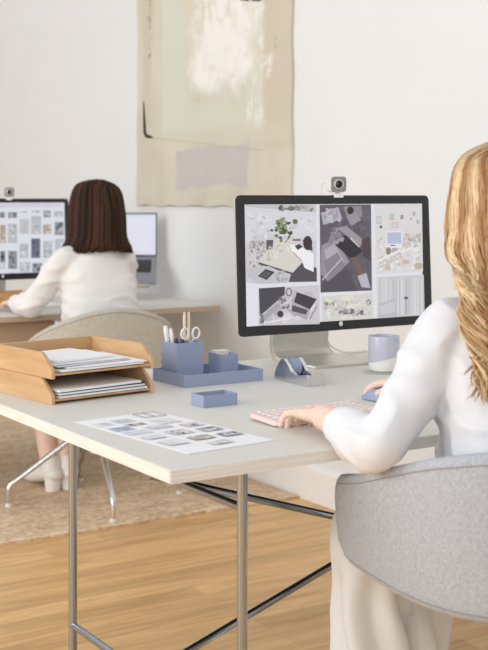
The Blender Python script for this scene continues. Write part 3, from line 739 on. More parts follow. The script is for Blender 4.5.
obj('handle', MB().tube([hc+hd*(.038+.024*math.sin(PI*k/16))+Vector((0, 0, .026*math.cos(PI*k/16))) for k in range(17)], .0048, 10), MUG, mg)
# --- printed sheet lying on the desk
SA = math.radians(6)
sh = thing('printed_sheet', 'long white printed sheet of small photos lying flat on the desk front', 'paper', (1.137, 2.055, DESK), SA)
SF = rot_fr(1.137, 2.055, DESK, SA)
obj('paper', MB().box((-.098, -.194, .0004), (.098, .194, .0012), 0, SF), M['paper'], sh, False)
P = Paint(lambda x, y: on_z(x, y, DESK+.0013), (0, 0, 1), 1e-5)
def pic(x0, y0, x1, y1, base, cols, n=14, fr=None):
    # picture cell given in the sheet's own axes (metres)
    P.fn = lambda a, b: SF @ Vector((a, b, .00125))
    P.rect(x0, y0, x1, y1, base)
    w = min(x1-x0, y1-y0)
    P.clutter(x0, y0, x1, y1, cols, n, w*.08, w*.3)
    return P
g = [(176, 176, 182), (206, 205, 208), (120, 118, 124), (222, 221, 222), (150, 148, 150)]
bl = [(150, 166, 196), (176, 188, 210), (128, 146, 180), (196, 204, 218)]
wm = [(206, 190, 176), (186, 166, 150), (224, 216, 208), (150, 136, 130)]
cells = [(-.088, .11, -.050, .150, (226, 226, 230), [(214, 214, 220), (190, 190, 196), (236, 236, 238)]), (-.040, .118, .004, .158, (204, 206, 216), [(214, 215, 222), (190, 194, 206)]), (-.042, .080, .004, .106, (206, 200, 198), wm+[(120, 112, 112)]),
         (-.088, .050, -.044, .088, (172, 186, 208), bl), (-.088, .004, -.034, .040, (214, 218, 228), [(200, 206, 220), (224, 226, 233)]), (.022, .062, .072, .112, (222, 221, 225), [(226, 225, 228), (212, 212, 218)]), (-.024, .026, .028, .056, (208, 210, 216), [(196, 198, 206), (220, 221, 226)]),
         (.046, .004, .086, .040, (206, 206, 211), g), (-.022, -.046, .026, -.004, (216, 214, 214), wm[2:3]+g), (.044, -.056, .088, -.018, (190, 189, 193), g+[(96, 94, 98)]), (-.086, -.052, -.042, -.020, (222, 223, 230), [(212, 214, 222), (228, 229, 234)]),
         (-.086, -.122, -.040, -.076, (224, 224, 229), [(216, 217, 222), (230, 230, 233)]), (-.020, -.112, .026, -.078, (178, 170, 164), wm+[(110, 104, 104)]), (.044, -.118, .088, -.084, (176, 177, 183), g+[(110, 108, 112)]), (-.018, -.166, .028, -.136, (230, 230, 233), g[1:2])]
for c in cells: pic(*c[:4], c[4], c[5])
P.fn = lambda a, b: SF @ Vector((a, b, .00125))
for x0, y0, x1, y1 in ((.032, .135, .086, .1385), (.032, .182, .086, .1855), (.032, .135, .0345, .1855), (.0835, .135, .086, .1855), (.056, .135, .0585, .1855)): P.rect(x0, y0, x1, y1, (52, 50, 54))
obj('print', P.b, vcol_mat('printed_ink', 0, .7, .2, .06, 200), sh, False)
# --- keyboard
kx0, ky0 = 1.327, 1.967; kw, kd = .262, .112
kb = thing('keyboard', 'pale pink compact keyboard with round keys under the woman\'s left hand', 'keyboard', (kx0+kw/2, ky0+kd/2, DESK))
def rrect(x0, y0, x1, y1, r, n=5):
    p = []
    for cx, cy, a0 in ((x1-r, y0+r, -90), (x1-r, y1-r, 0), (x0+r, y1-r, 90), (x0+r, y0+r, 180)):
        for k in range(n+1):
            a = math.radians(a0+90*k/n); p.append((cx+r*math.cos(a), cy+r*math.sin(a)))
    return p
bm_ = MB(); bm_.prism(rrect(0, 0, kw, kd, .014), .002, .012, Matrix.Translation((kx0, ky0, DESK)) @ Matrix.Rotation(math.radians(2.2), 4, 'X'), .003)
obj('case', bm_, M['pink'], kb)
KF = Matrix.Translation((kx0, ky0, DESK)) @ Matrix.Rotation(math.radians(2.2), 4, 'X')
first = None; nk = 0
for r, cnt in enumerate((12, 13, 14, 14, 14)):
    yy = .018+r*.019; pitch = (kw-.022)/cnt
    for k in range(cnt):
        if r == 0 and 4 <= k <= 7:
            if k != 4: continue
        xx = .011+pitch*(k+.5)
        pos = KF @ Vector((xx, yy, .0121))
        if r == 0 and k == 4:
            pp = KF @ Vector((.011+pitch*6, yy, .0121))
            obj('space_bar', MB().prism(rrect(-pitch*1.9, -.0068, pitch*1.9, .0068, .0066), 0, .0022, Matrix.Translation(pp), .0006), M['pinkkey'], kb); continue
        if first is None:
            first = obj('key', MB().lathe([(.0005, 0), (.0072, 0), (.0074, .0012), (.0068, .0022), (.0005, .0019)], (0, 0, 0), 16), M['pinkkey'], None); first.parent = kb
            o = first
        else:
            o = first.copy(); C.objects.link(o); o.parent = kb
        o.location = pos-Vector(kb.location); nk += 1
# --- mouse
ms = thing('computer_mouse', 'small blue computer mouse under the woman\'s right hand', 'mouse', (1.704, 2.120, DESK))
MSF = rot_fr(1.704, 2.120, DESK, math.radians(8))
b = MB(); rg = []
for i in range(13):
    a = i/12*PI/2
    k = math.cos(a)**.55 if i < 12 else .02
    rg.append([MSF @ Vector((.028*k*math.copysign(abs(math.cos(t))**.8, math.cos(t)), .048*k*math.copysign(abs(math.sin(t))**.85, math.sin(t)), .002+.026*math.sin(a)-.004*max(0, math.sin(t))*math.sin(a))) for t in [2*PI*j/32 for j in range(32)]])
b.rings(rg); obj('shell', b, M['blue2'], ms)
obj('scroll_wheel', MB().tube([MSF @ Vector((-.0035, .026, .0215)), MSF @ Vector((.0035, .026, .0215))], .0055, 14), M['navy'], ms)
# ---------------------------------------------------------------- things on the far desk
D2 = .72
mon2, mo2, mup2, mbk2 = monitor('computer_monitor', 'far black-bezelled monitor showing rows of thumbnails, left of the dark-haired woman', 1.64, .63, 5.05, 1.183, .354, D2, 1.86, .19, 5.052, 5.26)
def scr2(px, py): return on_plane(px, py, mo2-mbk2*.0008, mbk2)
P = Paint(scr2, -mbk2)
def sc2(a, b): return mo2-mbk2*.0008+Vector((1, 0, 0))*a+mup2*b
P.fn = sc2; P.rect(.02, .028, .61, .336, (222, 224, 233))
P.fn = scr2
P.poly([(-60, 204), (62, 203.2), (63, 207), (-60, 208)], (208, 209, 222))
rr2 = random.Random(5)
cells2 = [(0, 212, 5, 218, 'd'), (8, 212, 17, 218, 'd'), (21, 211, 27, 213, 'l'), (32, 210.5, 40, 213, 'l'), (43.5, 210.5, 50.5, 217.5, 'd'), (54, 211, 63, 217, 'l'),
          (0, 225, 5.5, 243, 'w'), (8, 224, 17, 243, 'l'), (19.5, 219, 29, 234, 'g'), (31, 216, 41, 234, 'l'), (43, 224.5, 51, 234, 'w'), (54.5, 222, 63.5, 235, 'd'),
          (0, 251, 5, 262, 'k'), (0, 262, 5, 269, 'l'), (8, 251, 17, 269, 'd'), (19.5, 243.5, 28, 258, 'l'), (31, 238.5, 40, 258, 'b'), (43, 241, 52, 258, 'l'), (55, 239, 64, 258, 'l'),
          (19.5, 262, 30, 272, 'l'), (32, 263, 42, 272, 'd'), (45, 262, 54, 272, 'l'), (8, 272.2, 17, 272.6, 'l')]
for x in range(5):
    for y in range(4): cells2.append((-62+x*12, 211+y*15.5, -52+x*12, 223+y*15.5, rr2.choice('dlgwb')))
pal = {'d': [(110, 112, 122), (150, 150, 158), (92, 94, 106), (186, 186, 192)], 'l': [(206, 207, 212), (186, 188, 195), (214, 214, 216), (166, 168, 176)], 'g': [(186, 187, 192), (196, 196, 200)],
       'w': [(196, 184, 172), (176, 160, 148), (214, 208, 202), (190, 150, 130)], 'b': [(92, 98, 120), (104, 110, 130), (80, 86, 108)], 'k': [(86, 88, 98), (120, 122, 130), (70, 72, 82)]}
for x0, y0, x1, y1, k in cells2:
    P.rect(x0, y0, x1, y1, pal[k][1]); P.clutter(x0, y0, x1, y1, pal[k], 9, 1, 3)
obj('screen', P.b, SCREEN, mon2, False)
wp2 = on_plane(9, 192, Vector((0, 5.055, 0)), Vector((0, 1, 0)))
webcam('small grey webcam clipped on top of the far thumbnails monitor', wp2.x, 5.052, 1.183, math.radians(-24))
# --- laptop on a stand
lp = thing('laptop', 'open laptop with pale screen on a raised stand, right of the dark-haired woman', 'laptop', (2.565, 5.03, .905))
LF = Matrix.Translation((2.592, 5.125, .905)) @ Matrix.Rotation(math.radians(-30), 4, 'Z')
ba = math.radians(33)
BF = LF @ Matrix.Rotation(ba, 4, 'X')       # base plane: runs forward (-y) and down
obj('base', MB().box((-.15, -.205, -.007), (.15, 0, .007), .004, BF), M['dgrey'], lp)
obj('keyboard_deck', MB().box((-.125, -.125, .0068), (.125, -.025, .0082), .001, BF), M['black'], lp)
obj('trackpad', MB().box((-.05, -.195, .0068), (.05, -.132, .0078), .0008, BF), M['black'], lp)
SF2 = LF @ Matrix.Rotation(math.radians(-6), 4, 'X')
lid = obj('lid', MB().box((-.15, -.002, .004), (.15, .004, .212), .002, SF2), M['dgrey'], lp)
obj('bezel', MB().box((-.149, -.0028, .006), (.149, -.0019, .211), .0003, SF2), M['black'], lp)
P = Paint(lambda a, b: SF2 @ Vector((a, -.0029, b)), SF2.to_3x3() @ Vector((0, -1, 0)))
P.rect(-.143, .014, .143, .205, (222, 223, 238)); P.rect(-.143, .198, .143, .205, (206, 208, 226)); P.rect(-.12, .03, .12, .19, (226, 227, 240))
obj('screen', P.b, SCREEN, lp, False)
ls = thing('laptop_stand', 'silver post stand holding up the open laptop on the far desk', 'stand', (2.535, 5.085, D2))
b = MB(); b.box((2.475, 5.02, D2), (2.595, 5.15, D2+.006), .002)
obj('foot', b, M['alu'], ls)
c0 = BF @ Vector((.03, -.10, -.0085))
obj('post', MB().tube([(2.54, 5.10, D2+.004), (2.54, 5.095, .765), c0+Vector((.0, .0, -.018))], [.017, .016, .016], 14), M['alu'], ls)
obj('cradle', MB().box((-.07, -.17, -.0155), (.12, -.03, -.0075), .002, BF).box((-.07, -.213, -.0155), (.12, -.207, .004), .001, BF).box((-.07, -.213, -.0155), (.12, -.165, -.0085), .001, BF), M['alu'], ls)
# --- wooden box, keyboard
wb = thing('wooden_organiser', 'honey wood desk organiser below the far thumbnails monitor', 'organiser', (1.87, 4.965, D2))
def wbox(b, x0, y0, x1, y1, z0, z1, w):
    for bx in (((x0, y0), (x1, y0+w)), ((x0, y1-w), (x1, y1)), ((x0, y0+w), (x0+w, y1-w)), ((x1-w, y0+w), (x1, y1-w))): b.box((*bx[0], z0), (*bx[1], z1), .0008)
    b.box((x0, y0, z0), (x1, y1, z0+.006), .0008); return b
obj('box', wbox(MB(), 1.62, 4.925, 2.035, 5.015, D2, .784, .007), M['bwood'], wb)
obj('divider', MB().box((1.82, 4.932, D2+.006), (1.826, 5.008, .778), .0006), M['bwood'], wb)
k2 = thing('keyboard', 'white keyboard under the dark-haired woman\'s left hand on the far desk', 'keyboard', (1.93, 4.84, D2))
obj('case', MB().box((1.72, 4.785, D2), (2.14, 4.90, D2+.012), .003), M['white_pl'], k2)
kk = MB()
for r in range(5):
    for c in range(20):
        x = 1.73+c*.0202; y = 4.793+r*.0205
        kk.box((x, y, D2+.0118), (x+.0165, y+.0165, D2+.0145), .0006)
ko = obj('keys', kk, M['paper'], k2); ko['kind'] = 'stuff'
# ---------------------------------------------------------------- tub chairs
def tub_chair(label, x, y, rz, fab, leg_rot, zseat=.47, sc=1.0, floor=0, top_b=.80, top_a=.69, leg_r=.335, wf=.45, slope=False):
    t = thing('tub_chair', label, 'chair', (x, y, floor), rz)
    F = ROOTM[t.name]
    hw, yf = .278*sc, .17
    ctrl = [(-hw*.97, yf), (-hw*1.0, .06), (-hw*.98, -.06), (-hw*.86, -.17), (-hw*.55, -.245), (0, -.27), (hw*.55, -.245), (hw*.86, -.17), (hw*.98, -.06), (hw, .06), (hw*.97, yf)]
    N = 97
    cur = spline([(a, b, 0) for a, b in ctrl], N)
    L = [0]
    for i in range(1, N): L.append(L[-1]+(cur[i]-cur[i-1]).length)
    tot = L[-1]; er = .042
    def frame(i):
        d = (cur[min(i+1, N-1)]-cur[max(i-1, 0)]).normalized(); return Vector((d.y, -d.x, 0))*-1
    def nrm(i):
        n = frame(i)
        if n.dot(cur[i]-Vector((0, 0, 0))) < 0: n = -n
        return n
    zb = zseat+.035
    rings = []; seam_o = []; 
    K = 22
    for i in range(N):
        s = L[i]/tot; e = min(L[i], tot-L[i])
        w = min(1, max(0, (min(s, 1-s)-.02)/.30)); w = wf+(1-wf)*(w*w*(3-2*w)*.55+w*.45)
        if slope: w = math.sin(PI*min(s, 1-s))**2.2
        zt = top_a+(top_b-top_a)*w; zlo = zb+(.018)*(1-min(1, e/.25))
        f = math.sqrt(max(0, 1-(1-min(1, e/er))**2)); f = .06+.94*f
        mid = zlo+(zt-zlo)*.42; hi = mid+(zt-mid)*f; lo = mid-(mid-zlo)*f
        n = nrm(i); th = .034*(.35+.65*f)
        ring = []
        for k in range(K):
            a = 2*PI*k/K
            # rounded slab section: superellipse
            ca, sa = math.cos(a), math.sin(a)
            u = math.copysign(abs(ca)**.55, ca)*th/2; vv = math.copysign(abs(sa)**.18, sa)
            z = (hi+lo)/2+(hi-lo)/2*vv
            q = (z-zb)/(top_b-zb)
            flare = .022*q-.03*max(0, .22-q)*2.2
            p = cur[i]+n*(u+flare); p.z = z
            ring.append(F @ p)
        rings.append(ring)
    b = MB(); b.rings(rings, True, True)
    shell = obj('backrest_shell', b, fab, t, True, angle=60)
    # piping that follows the rim on the outer face
    sp = []; sb = []
    for i in range(3, N-3):
        s = L[i]/tot; e = min(L[i], tot-L[i])
        w = min(1, max(0, (min(s, 1-s)-.02)/.30)); w = wf+(1-wf)*(w*w*(3-2*w)*.55+w*.45)
        if slope: w = math.sin(PI*min(s, 1-s))**2.2
        zt = top_a+(top_b-top_a)*w; zlo = zb+.018*(1-min(1, e/.25)); f = math.sqrt(max(0, 1-(1-min(1, e/er))**2)); f = .06+.94*f
        mid = zlo+(zt-zlo)*.42; hi = mid+(zt-mid)*f
        z = hi-.017*f; q = (z-zb)/(top_b-zb); p = cur[i]+nrm(i)*(.017*(.35+.65*f)+.022*q-.0006); p.z = z
        sp.append(F @ p)
        lo = mid-(mid-zlo)*f; z = lo+.014*f; q = (z-zb)/(top_b-zb); p = cur[i]+nrm(i)*(.017*(.35+.65*f)+.022*q-.03*max(0, .22-q)*2.2-.0006); p.z = z; sb.append(F @ p)
    pp = obj('piping', MB().tube(sp+sb[::-1]+[sp[0]], .0012, 6), M['seam'], shell)
    # seat bowl under the cushion
    def oval(k, z, ox=0, n=48):
        return [F @ Vector((k*(hw-.028)*math.copysign(abs(math.cos(a))**.75, math.cos(a)), -.035+k*.215*math.copysign(abs(math.sin(a))**.75, math.sin(a)), z)) for a in [2*PI*j/n for j in range(n)]]
    s = MB(); s.rings([oval(.25, zseat-.012), oval(.55, zseat-.006), oval(.8, zseat+.012), oval(.95, zseat+.03), oval(.985, zseat+.04), oval(.95, zseat+.052), oval(.5, zseat+.052)])
    obj('seat', s, fab, t, True, angle=60)
    # swivel base
    zs = zseat-.012
    obj('column', MB().tube([F @ Vector((0, -.03, .20)), F @ Vector((0, -.03, zs+.004))], .021, 20).tube([F @ Vector((0, -.03, zs-.012)), F @ Vector((0, -.03, zs+.006))], .075, 20), M['steel_legs'], t)
    obj('hub', MB().tube([F @ Vector((0, -.03, .185)), F @ Vector((0, -.03, .315))], .032, 20), M['steel_legs'], t)
    for k in range(4):
        a = leg_rot+k*PI/2; d = Vector((math.cos(a), math.sin(a), 0)); c = Vector((0, -.03, 0))
        pts = [c+d*.02+Vector((0, 0, .285)), c+d*.12+Vector((0, 0, .225)), c+d*(leg_r-.03)+Vector((0, 0, .098)), c+d*(leg_r-.006)+Vector((0, 0, .08)), c+d*leg_r+Vector((0, 0, .062)), c+d*leg_r+Vector((0, 0, .012))]
        lg = obj('leg', MB().tube([F @ p for p in pts], [.0135, .0125, .0105, .0105, .0105, .0105], 12), M['steel_legs'], t)
        obj('glide', MB().tube([F @ (c+d*leg_r), F @ (c+d*leg_r+Vector((0, 0, .013)))], .0125, 12), M['white_pl'], lg)
    return t
tub_chair('light grey woven tub chair under the blonde woman in the foreground', 1.630, 1.628, math.radians(-6), M['greyfab'], math.radians(-96), zseat=.462, top_b=.782, top_a=.672, wf=.08)
tub_chair('grey-beige tub chair under the dark-haired woman at the far desk', 2.056, 4.335, math.radians(-9), M['beigefab'], math.radians(-95.7), floor=.0145, top_b=.768, top_a=.57, zseat=.42, wf=0, sc=.96, slope=True)
# ---------------------------------------------------------------- people
M['brow'] = mat('brow_brown', (92, 66, 46), .7)
def head_fn(q, p):
    x, y, z = p
    t = max(0, -q.z)
    x *= 1-.34*t**1.6
    if y > 0: y *= 1-.10*t
    else: y *= 1-.42*t**1.2
    if q.y > .2:
        g = lambda cx, cz, sx, sz: math.exp(-((x-cx)/sx)**2-((z-cz)/sz)**2)
        y += .024*g(0, -.018, .010, .016)+.012*g(0, .004, .008, .022)+.004*g(0, .026, .045, .012)
        y -= .008*(g(.031, .006, .014, .010)+g(-.031, .006, .014, .010))
        y += .006*g(0, -.052, .020, .010)+.008*g(0, -.092, .022, .016)
    return Vector((x, y, z))
def hand(b, wrist, d, up, thumb, spread=.10, curl=(.35, .55, .45), k=1.0):
    wrist = Vector(wrist); d = Vector(d).normalized(); up = Vector(up); up = (up-d*up.dot(d)).normalized()
    s = d.cross(up).normalized()            # right when looking along d with up
    th = s*thumb                            # thumb side
    b.tube([wrist-d*.02*k, wrist+d*.01*k, wrist+d*.04*k, wrist+d*.075*k, wrist+d*.088*k], [(.024*k, .017*k), (.027*k, .017*k), (.037*k, .0155*k), (.039*k, .0135*k), (.034*k, .010*k)], 20, ref=up, round_ends=False)
    tips = []
    for i, (o, ln, r) in enumerate(((.028, .070, .0086), (.0095, .079, .0088), (-.0095, .073, .0084), (-.028, .058, .0075))):
        base = wrist+d*(.080-.004*abs(i-1))*k+th*o*k
        a = (o/.028)*spread
        fd = (d*math.cos(a)+th*math.sin(a)).normalized(); pts = [base-fd*.015*k, base]
        ang = 0; cur = base
        for j, fr in enumerate((.46, .31, .23)):
            ang += curl[j]*(1+.12*i)
            cur = cur+(fd*math.cos(ang)-up*math.sin(ang))*ln*fr*k; pts.append(cur.copy())
        b.tube(pts, [r*k*1.02, r*k*1.05, r*k, r*k*.92, r*k*.78], 12, ref=up, round_ends=True)
        tips.append(pts[-1])
    tb = wrist+d*.022*k+th*.024*k
    t1 = tb+(d*.62+th*.72-up*.22).normalized()*.042*k; t2 = t1+(d*.88+th*.32-up*.30).normalized()*.031*k
    b.tube([wrist+d*.008*k+th*.008*k, tb, t1, t2], [.013*k, .0135*k, .0105*k, .008*k], 12, ref=up, round_ends=True)
    return tips, t2
def foot(b, ankle, d, k=1.0):
    ankle = Vector(ankle); d = Vector((d[0], d[1], 0)).normalized()
    h = ankle.z
    b.tube([ankle+Vector((0, 0, .02)), Vector((ankle.x, ankle.y, 0))-d*.03*k+Vector((0, 0, h*.45)), Vector((ankle.x, ankle.y, .032*k))+d*.06*k+Vector((0, 0, h-.085)), Vector((ankle.x, ankle.y, .02*k))+d*.14*k+Vector((0, 0, h-.085)), Vector((ankle.x, ankle.y, .016*k))+d*.18*k+Vector((0, 0, h-.085))],
           [(.034*k, .034*k), (.034*k, .04*k), (.036*k, .030*k), (.040*k, .020*k), (.026*k, .013*k)], 16, ref=(0, 0, 1), round_ends=True)
def person(name, label, loc, pose, voxel):
    t = thing(name, label, 'person', (loc[0], loc[1], 0), pose.get('rot', 0))
    F = ROOTM[t.name]
    P = {k: Vector(v) for k, v in pose.items() if isinstance(v, tuple) and len(v) == 3}
    b = MB()
    # torso rings
    rg = []
    for c, rx, ry in pose['torso']:
        rx *= .92; ry *= .92
        rg.append([Vector((c[0]+rx*math.copysign(abs(math.cos(a))**.85, math.cos(a)), c[1]+ry*math.copysign(abs(math.sin(a))**.85, math.sin(a)), c[2])) for a in [2*PI*j/32 for j in range(32)]])
    b.rings(rg)
    nk, hc = P['neck'], P['head']
    b.tube([nk-Vector((0, .0, .06)), nk, hc+Vector((0, -.025, -.06))], [.062, .050, .050], 20)
    HM = Matrix.Rotation(pose.get('head_yaw', 0), 4, 'Z') @ Matrix.Rotation(pose.get('head_pitch', 0), 4, 'X')
    hr = (.074, .094, .116)
    b.ellipsoid(hc, hr, 48, 36, head_fn, HM)
    for s in (-1, 1):
        b.ellipsoid(hc+HM @ Vector((s*.073, -.008, -.005)), (.010, .020, .031), 16, 12)
    for s in 'LR':
        sh, el, wr = P['sh'+s], P['el'+s], P['wr'+s]
        b.tube(spline([sh+Vector((0.03 if s == 'L' else -.03, 0, .01)), sh, (sh+el)/2, el], 12), [.030]*2+[.032]*4+[.032]*3+[.031]*3, 18, round_ends=True)
        b.tube(spline([el, (el*.6+wr*.4), wr], 8), [.031, .031, .031, .030, .029, .027, .025, .024], 18, round_ends=True)
        hd = pose['hand'+s]
        hand(b, wr, hd['d'], hd['up'], hd['thumb'], hd.get('spread', .1), hd.get('curl', (.3, .5, .4)), hd.get('k', 1))
        hp, kn, an = P['hip'+s], P['kn'+s], P['an'+s]
        b.tube(spline([hp, (hp+kn)/2, kn], 9), [.088, .086, .083, .078, .073, .068, .063, .058, .056], 20, round_ends=True)
        b.tube(spline([kn, kn*.65+an*.35, an], 9), [.055, .054, .055, .054, .050, .045, .040, .036, .034], 18, round_ends=True)
        foot(b, an, pose['toe'+s], pose.get('foot_k', 1))
    b.v = [F @ v for v in b.v]
    body = remeshed('body', b, M['skin'], voxel, t, 2)
    for s in (-1, 1):
        ec = hc+HM @ Vector((s*.0305, .0725, .006))
        e = obj('eye', MB().ellipsoid(F @ ec, (.0115, .0115, .0105), 16, 12), M['eye'], t)
        bw_ = [F @ (hc+HM @ Vector((s*x_, y_, z_))) for x_, y_, z_ in ((.014, .0885, .027), (.026, .0870, .031), (.038, .0800, .030), (.046, .0720, .026))]
        obj('eyebrow', MB().tube(spline(bw_, 10), [.0012, .002, .0026, .0028, .0027, .0025, .0022, .0018, .0014, .0008], 8), M['brow'], t)
        ld = MB(); ld.tube(spline([F @ (ec+HM @ Vector((x_, y_, z_))) for x_, y_, z_ in ((-.012, .002, .001), (-.006, .0092, .0062), (0, .0108, .0075), (.006, .0092, .0062), (.012, .002, .001))], 10), .0022, 8)
        obj('eyelid', ld, M['skin'], e)
        obj('iris', MB().ellipsoid(F @ (ec+HM @ Vector((0, .0085, 0))), (.005, .004, .005), 12, 8), M['iris'], e)
    lp = MB(); lp.ellipsoid(Vector((0, 0, 0)), (.021, .006, .0045), 16, 8); lp.ellipsoid(Vector((0, 0, -.0065)), (.018, .006, .0045), 16, 8)
    lp.v = [F @ (hc+HM @ (v+Vector((0, .0895, -.049)))) for v in lp.v]
    obj('lips', lp, M['lip'], t)
    return t, F, P, HM, b
def cloth_noise(amp, s=(9, 9, 9), s2=26, a2=.35, off=0):
    def fn(p):
        q = Vector((p.x*s[0]+off, p.y*s[1], p.z*s[2]))
        r = 1-abs(noise.noise(q))*2
        r = max(0, r)**2.2
        return amp*(r-.35)+amp*a2*noise.noise(Vector((p.x*s2, p.y*s2, p.z*s2+off)))
    return fn
def sup(c, rx, ry, n=36, e=.85):
    return [Vector((c[0]+rx*math.copysign(abs(math.cos(a))**e, math.cos(a)), c[1]+ry*math.copysign(abs(math.sin(a))**e, math.sin(a)), c[2])) for a in [2*PI*j/n for j in range(n)]]
def hair_mat(name, rough=.42, spec=.4):
    m = vcol_mat(name, 0, rough, spec, .15, 90); return m
# ---- the woman in the foreground
OF = (1.570, 1.550); RF = math.radians(-18)
def RL(x, y, z, O=OF, a=RF):
    dx, dy = x-O[0], y-O[1]; return (dx*math.cos(a)+dy*math.sin(a), -dx*math.sin(a)+dy*math.cos(a), z)
def RD(x, y, z=0, a=RF): return (x*math.cos(a)+y*math.sin(a), -x*math.sin(a)+y*math.cos(a), z)
poseF = dict(rot=RF,
    torso=[((0, -.02, .52), .15, .11), ((0, -.03, .56), .165, .122), ((0, -.03, .61), .16, .118), ((0, -.025, .68), .145, .105), ((0, -.015, .76), .135, .098), ((0, 0, .85), .145, .103), ((0, .02, .93), .147, .096), ((0, .035, .985), .115, .073), ((0, .04, 1.025), .06, .055)],
    neck=(0, .05, 1.04), head=(0, .085, 1.165), head_pitch=-.08, head_yaw=.15,
    shL=(-.130, .035, .945), elL=RL(1.298, 1.624, .770), wrL=RL(1.346, 1.846, .780),
    shR=(.155, .06, .955), elR=RL(1.81, 1.81, .825), wrR=RL(1.744, 2.033, .790),
    handL=dict(d=RD(.16, 1, -.10), up=(.15, .1, 1), thumb=1, spread=.20, curl=(.10, .45, .45), k=.94),
    handR=dict(d=RD(-.24, 1, -.10), up=(-.1, .08, 1), thumb=-1, spread=.12, curl=(.12, .35, .30), k=.94),
    hipL=(-.09, -.02, .575), knL=RL(1.524, 1.935, .525), anL=RL(1.556, 1.95, .085), toeL=RD(-.1, 1)[:2],
    hipR=(.09, -.02, .575), knR=RL(1.675, 1.93, .535), anR=RL(1.60, 1.98, .085), toeR=RD(.05, 1)[:2], foot_k=1)
fw, FF, PF, HMF, _ = person('person', 'woman with long wavy blonde hair, white blouse and cream trousers typing in the foreground', OF, poseF, .0028)
b = MB()
b.rings([sup((0, -.03, .56), .178, .14), sup((0, -.03, .62), .174, .138), sup((0, -.03, .69), .166, .128), sup((0, -.022, .77), .163, .122), sup((0, -.005, .85), .164, .118), sup((0, .015, .915), .158, .108), sup((0, .028, .965), .138, .090), sup((0, .038, 1.01), .096, .078), sup((0, .048, 1.045), .068, .070)])
for s in 'LR':
    sh, el, wr = PF['sh'+s], PF['el'+s], PF['wr'+s]
    sg = -1 if s == 'L' else 1
    pts = spline([sh+Vector((-sg*.05, 0, .012)), sh+Vector((sg*.002, 0, .004)), sh*.6+el*.4+Vector((0, 0, -.004)), el+Vector((0, -.004, -.006))], 14)
    b.tube(pts, [.050, .054, .056, .056, .056, .0555, .055, .054, .053, .051, .049, .047, .045, .043], 24, round_ends=True)
    d = (wr-el); fe = .56 if s == 'L' else .80
    pts = spline([el+Vector((0, -.004, -.004)), el+d*fe*.4+Vector((0, 0, -.004)), el+d*fe*.8+Vector((0, 0, -.002)), el+d*fe], 12)
    b.tube(pts, [.044, .045, .046, .046, .046, .0455, .045, .044, .043, .041, .039, .036], 24, round_ends=True)
b.v = [FF @ v for v in b.v]
bl = remeshed('blouse', b, M['blouse'], .0055, fw, 5, cloth_noise(.0065, (9, 9, 15), 26, .6, 2.3))
for s in 'LR':
    el, wr = PF['el'+s], PF['wr'+s]; d = (wr-el)
    fe = .56 if s == 'L' else .80
    q = MB(); q.tube([el+d*(fe-.05), el+d*(fe-.01), el+d*(fe+.085), el+d*(fe+.095)], [.033, .0375, .0355, .0325], 24)
    q.v = [FF @ v for v in q.v]; obj('cuff', q, M['blouse'], bl)
c = MB(); cz = PF['neck']
c.rings([[cz+Vector((r*math.cos(a), r*1.02*math.sin(a)-.004, z)) for a in [2*PI*j/28 for j in range(28)]] for r, z in ((.064, -.012), (.062, .022), (.058, .024), (.056, -.01))], True, True)
c.v = [FF @ v for v in c.v]; obj('collar', c, M['blouse'], bl)
b = MB()
b.rings([sup((0, -.02, .517), .155, .125), sup((0, -.03, .54), .172, .135), sup((0, -.03, .61), .168, .13), sup((0, -.03, .655), .156, .12)])
for s in 'LR':
    hp, kn, an = PF['hip'+s], PF['kn'+s], PF['an'+s]
    b.tube(spline([hp, hp*.5+kn*.5+Vector((0, 0, -.002)), kn+Vector((0, .0, -.005))], 10), [.086, .086, .086, .085, .084, .083, .081, .079, .077, .076], 26, round_ends=True)
    an2 = Vector((an.x, an.y, .05))
    b.tube(spline([kn+Vector((0, .0, -.01)), kn*.62+an2*.38+Vector((0, -.005, 0)), an2+Vector((0, -.02, .0))], 12), [.078, .077, .075, .073, .072, .072, .072, .073, .074, .075, .076, .077], 26)
b.v = [FF @ v for v in b.v]
def tr_fold(p):
    q = p
    v = 0
    if q.z < .5:
        for s in 'LR':
            kn = PF['kn'+s]
        kn = PF['knL'] if (q-PF['knL']).xy.length < (q-PF['knR']).xy.length else PF['knR']
        a = math.atan2(q.y-kn.y, q.x-kn.x)
        k = min(1, (.5-q.z)/.15)
        v += .017*k*math.sin(a*5+noise.noise(Vector((q.x*4, q.y*4, q.z*5)))*4)
    return v+.005*noise.noise(Vector((q.x*14, q.y*14, q.z*9)))
remeshed('trousers', b, M['trouser'], .0065, fw, 4, tr_fold)
for s in 'LR':
    an = PF['an'+s]; toe = Vector(poseF['toe'+s]+(0,)).normalized()
    q = MB(); 
    base = Vector((an.x, an.y, 0))
    q.tube([base-toe*.062+Vector((0, 0, .040)), base-toe*.02+Vector((0, 0, .043)), base+toe*.07+Vector((0, 0, .040)), base+toe*.15+Vector((0, 0, .030)), base+toe*.20+Vector((0, 0, .022))], [(.040, .040), (.043, .042), (.046, .038), (.047, .028), (.034, .020)], 22, ref=(0, 0, 1), round_ends=True)
    for v in q.v: v.z = max(v.z, .0008)
    q.v = [FF @ v for v in q.v]; obj('shoe', q, M['shoe'], fw)
